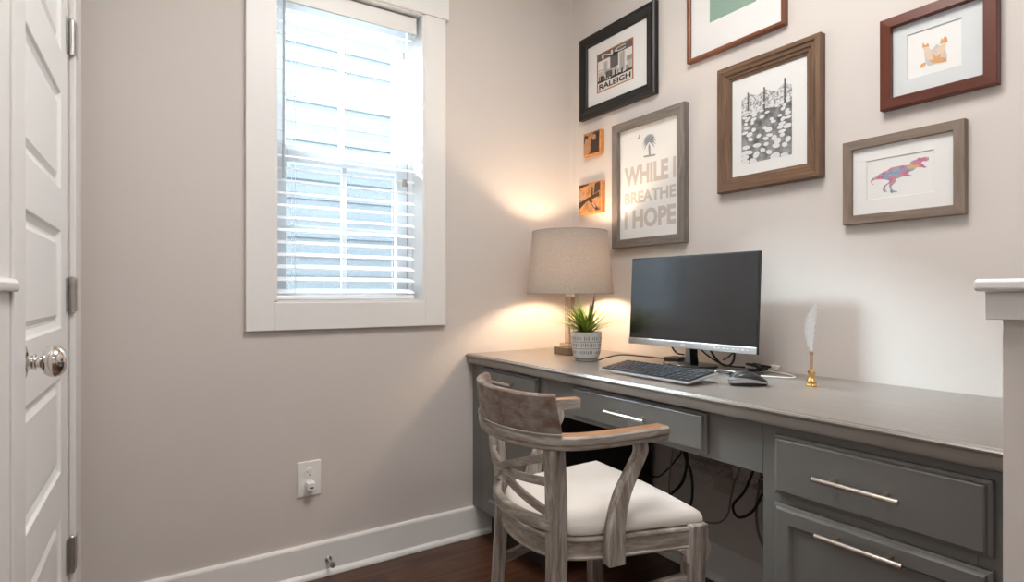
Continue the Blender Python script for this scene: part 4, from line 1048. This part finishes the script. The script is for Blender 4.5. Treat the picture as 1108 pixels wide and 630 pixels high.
# cushion
co = seat_out(-.010)
co = [Vector((min(p.x, .176), p.y, 0)) for p in co]
front_pts = [Vector((.184, .10, 0)), Vector((.186, 0, 0)), Vector((.184, -.10, 0))]
loop_ = co+front_pts
c0 = Vector((-.01, 0, 0)); m = MB(); rings = []
for s_, z_ in ((.96, .4605), (.995, .464), (1.010, .472), (1.006, .482), (.985, .491), (.93, .499), (.80, .506), (.55, .512), (.25, .515), (.02, .5155)):
    rings.append([c0+(p-c0)*s_+Vector((0, 0, z_)) for p in loop_])
m.loops(rings); cb(m, 'seat_cushion', CUSH, smooth=True, angle=80)
# legs and posts
def post(name, pts, ws, mats, parent=None, ang=0, bevel=.003):
    """square section swept through pts; ws = [(wx, wy)]"""
    P = smooth_path(pts, 5); n = len(P); rings = []
    ca, sa = math.cos(ang), math.sin(ang)
    for i, p in enumerate(P):
        t = i/(n-1)*(len(ws)-1); k = min(int(t), len(ws)-2); fr = t-k
        wx = ws[k][0]*(1-fr)+ws[k+1][0]*fr; wy = ws[k][1]*(1-fr)+ws[k+1][1]*fr
        rings.append([p+Vector((ca*a*wx/2-sa*b*wy/2, sa*a*wx/2+ca*b*wy/2, 0)) for a, b in ((-1, -1), (1, -1), (1, 1), (-1, 1))])
    mb = MB(); mb.loops(rings); return cb(mb, name, mats, parent, bevel=bevel, smooth=True, angle=40)
for s_ in (-1, 1):
    post('leg', [(-.215, s_*.165, 0), (-.190, s_*.160, .18), (-.178, s_*.157, .36), (-.175, s_*.153, .46), (-.181, s_*.162, .57), (-.190, s_*.170, .669)], [(.032, .032), (.034, .034), (.036, .036), (.036, .038), (.036, .038), (.036, .036)], CW_V, ang=s_*-.35)
    lg = post('leg', [(.168, s_*.216, 0), (.163, s_*.216, .15), (.160, s_*.216, .30), (.160, s_*.217, .40), (.162, s_*.217, .466)], [(.034, .034), (.038, .038), (.040, .040), (.046, .044), (.048, .046)], CW_V)
    # carved knee bracket in front
    mb = MB(); prof_ = [(.182, .462), (.192, .450), (.190, .432), (.197, .415), (.199, .398), (.191, .382), (.184, .370), (.180, .350), (.176, .350)]
    mb.poly([(x, s_*.217-.018, z) for x, z in prof_], (0, .036, 0)); cb(mb, 'carved_knee', CW_V, lg, bevel=.002)
    mb = MB(); prof_ = [(.139, .413), (.139, .372), (.132, .378), (.130, .392), (.118, .402), (.104, .4125)]
    mb.poly([(x, s_*.217-.012, z) for x, z in prof_], (0, .024, 0)); cb(mb, 'scroll_bracket', CW_V, lg, bevel=.0015)
    # arm support
    P = [(-.058, s_*.208, .404), (-.058, s_*.208, .44), (-.053, s_*.207, .50), (-.032, s_*.203, .56), (.002, s_*.199, .612), (.022, s_*.197, .645), (.020, s_*.196, .669)]
    post('arm_support', P, [(.044, .030), (.044, .029), (.040, .027), (.036, .026), (.032, .026), (.028, .026), (.028, .026)], CW_V)
# curved rails and lattice of the back
def arc(a0, a1, z0, z1, r_out=0, n=14, z_mid=None):
    """points on the back curve between posts, param -1 (near post) .. 1 (far post)"""
    out = []
    for i in range(n+1):
        t = a0+(a1-a0)*i/n; k = i/n
        z_ = z0+(z1-z0)*k
        h = (z_-.46)/.21; yh = .150+.022*h; xe = -.178-.018*h; xb = -.222-.034*h
        out.append(Vector((xb+(xe-xb)*(abs(t)**2.1)-r_out, yh*t, z_)))
    return out
def strap(name, pts, hgt, th, mats=CW_H, bev=.0015):
    rings = []
    for i, p in enumerate(pts):
        t = (pts[min(i+1, len(pts)-1)]-pts[max(i-1, 0)]).normalized(); o = Vector((-t.y, t.x, 0)).normalized()
        u = t.cross(o).normalized()
        if u.z < 0: u = -u
        rings.append([p-o*th/2-u*hgt/2, p+o*th/2-u*hgt/2, p+o*th/2+u*hgt/2, p-o*th/2+u*hgt/2])
    mb = MB(); mb.loops(rings); return cb(mb, name, mats, bevel=bev, smooth=True, angle=40)
strap('lower_back_rail', arc(-1, 1, .492, .492, .004), .024, .022)
zc = .585
for s_ in (-1, 1):
    strap('back_slat', arc(0, s_, zc+.006, .650), .018, .011)
    strap('back_slat', arc(0, s_, zc, .590), .018, .011)
    strap('back_slat', arc(0, s_, zc-.006, .512), .018, .011)
m = MB(); m.lathe([(.0001, -.010), (.013, -.009), (.015, -.004), (.015, .004), (.013, .009), (.0001, .010)], (-.246, 0, zc), 20, axis='x', cap=False); cb(m, 'back_boss', CW_H, smooth=True)
# side stretchers and cross stretcher
for s_ in (-1, 1):
    post('stretcher', [(-.190, s_*.152, .29), (.0, s_*.185, .30), (.155, s_*.214, .31)], [(.02, .02), (.02, .02)], CW_H)
def bar(name, a, b, w_, h_):
    a = Vector(a); b = Vector(b); t = (b-a).normalized(); o = Vector((-t.y, t.x, 0)).normalized(); mb = MB()
    mb.loops([[p-o*w_/2-Vector((0, 0, h_/2)), p+o*w_/2-Vector((0, 0, h_/2)), p+o*w_/2+Vector((0, 0, h_/2)), p-o*w_/2+Vector((0, 0, h_/2))] for p in (a, b)]); return cb(mb, name, CW_H, bevel=.0015)
for ch_ in [c for c in chair.children if c.name.startswith('stretcher')]: bpy.data.objects.remove(ch_)
for s_ in (-1, 1): bar('stretcher', (-.190, s_*.150, .285), (.155, s_*.214, .335), .018, .024)

# ============================================================ LIGHT
world = bpy.data.worlds.new('sky'); bpy.context.scene.world = world; world.use_nodes = True
bg = world.node_tree.nodes['Background']; bg.inputs['Color'].default_value = (.80, .90, 1.0, 1); bg.inputs['Strength'].default_value = 10
def area(name, loc, size, power, color, rot=(0, 0, 0), shape='DISK', spread=PI):
    l = bpy.data.lights.new(name, 'AREA'); l.shape = shape; l.size = size; l.energy = power; l.color = color; l.spread = spread
    o = bpy.data.objects.new(name, l); o.location = loc; o.rotation_euler = rot; COL.objects.link(o); return o
area('ceiling_area_light', (-1.0, -1.38, 2.60), .8, 31, (1, .97, .94))
area('ceiling_area_light', (-1.3, -3.9, 2.60), .9, 20, (1, .97, .95))  # unseen soft fill added behind the camera, not a known ceiling fixture

sun = bpy.data.lights.new('hazy_sun', 'SUN'); sun.energy = 100; sun.angle = math.radians(20); sun.color = (.80, .93, 1)
so_ = bpy.data.objects.new('hazy_sun', sun); so_.rotation_euler = Vector((-.66, 1, .86)).to_track_quat('Z', 'Y').to_euler(); COL.objects.link(so_)
pl = bpy.data.lights.new('window_portal', 'AREA'); pl.shape = 'RECTANGLE'; pl.size = .57; pl.size_y = 1.15; pl.cycles.is_portal = True
po_ = bpy.data.objects.new('window_portal', pl); po_.location = (-1.045, .16, 1.55); po_.rotation_euler = (-PI/2, 0, 0); COL.objects.link(po_)
cam = bpy.data.cameras.new('camera'); co_ = bpy.data.objects.new('camera', cam); COL.objects.link(co_)
cam.sensor_width = 36; cam.lens = F_PX/1108*36; cam.shift_y = (CY-315)/1108; cam.clip_start = .02
co_.location = CAM; co_.rotation_euler = (PI/2, 0, -YAW)
sc = bpy.context.scene; sc.camera = co_
sc.view_settings.view_transform = 'Standard'; sc.view_settings.look = 'None'; sc.view_settings.gamma = 1; sc.view_settings.exposure = 0
sc.view_settings.use_curve_mapping = False
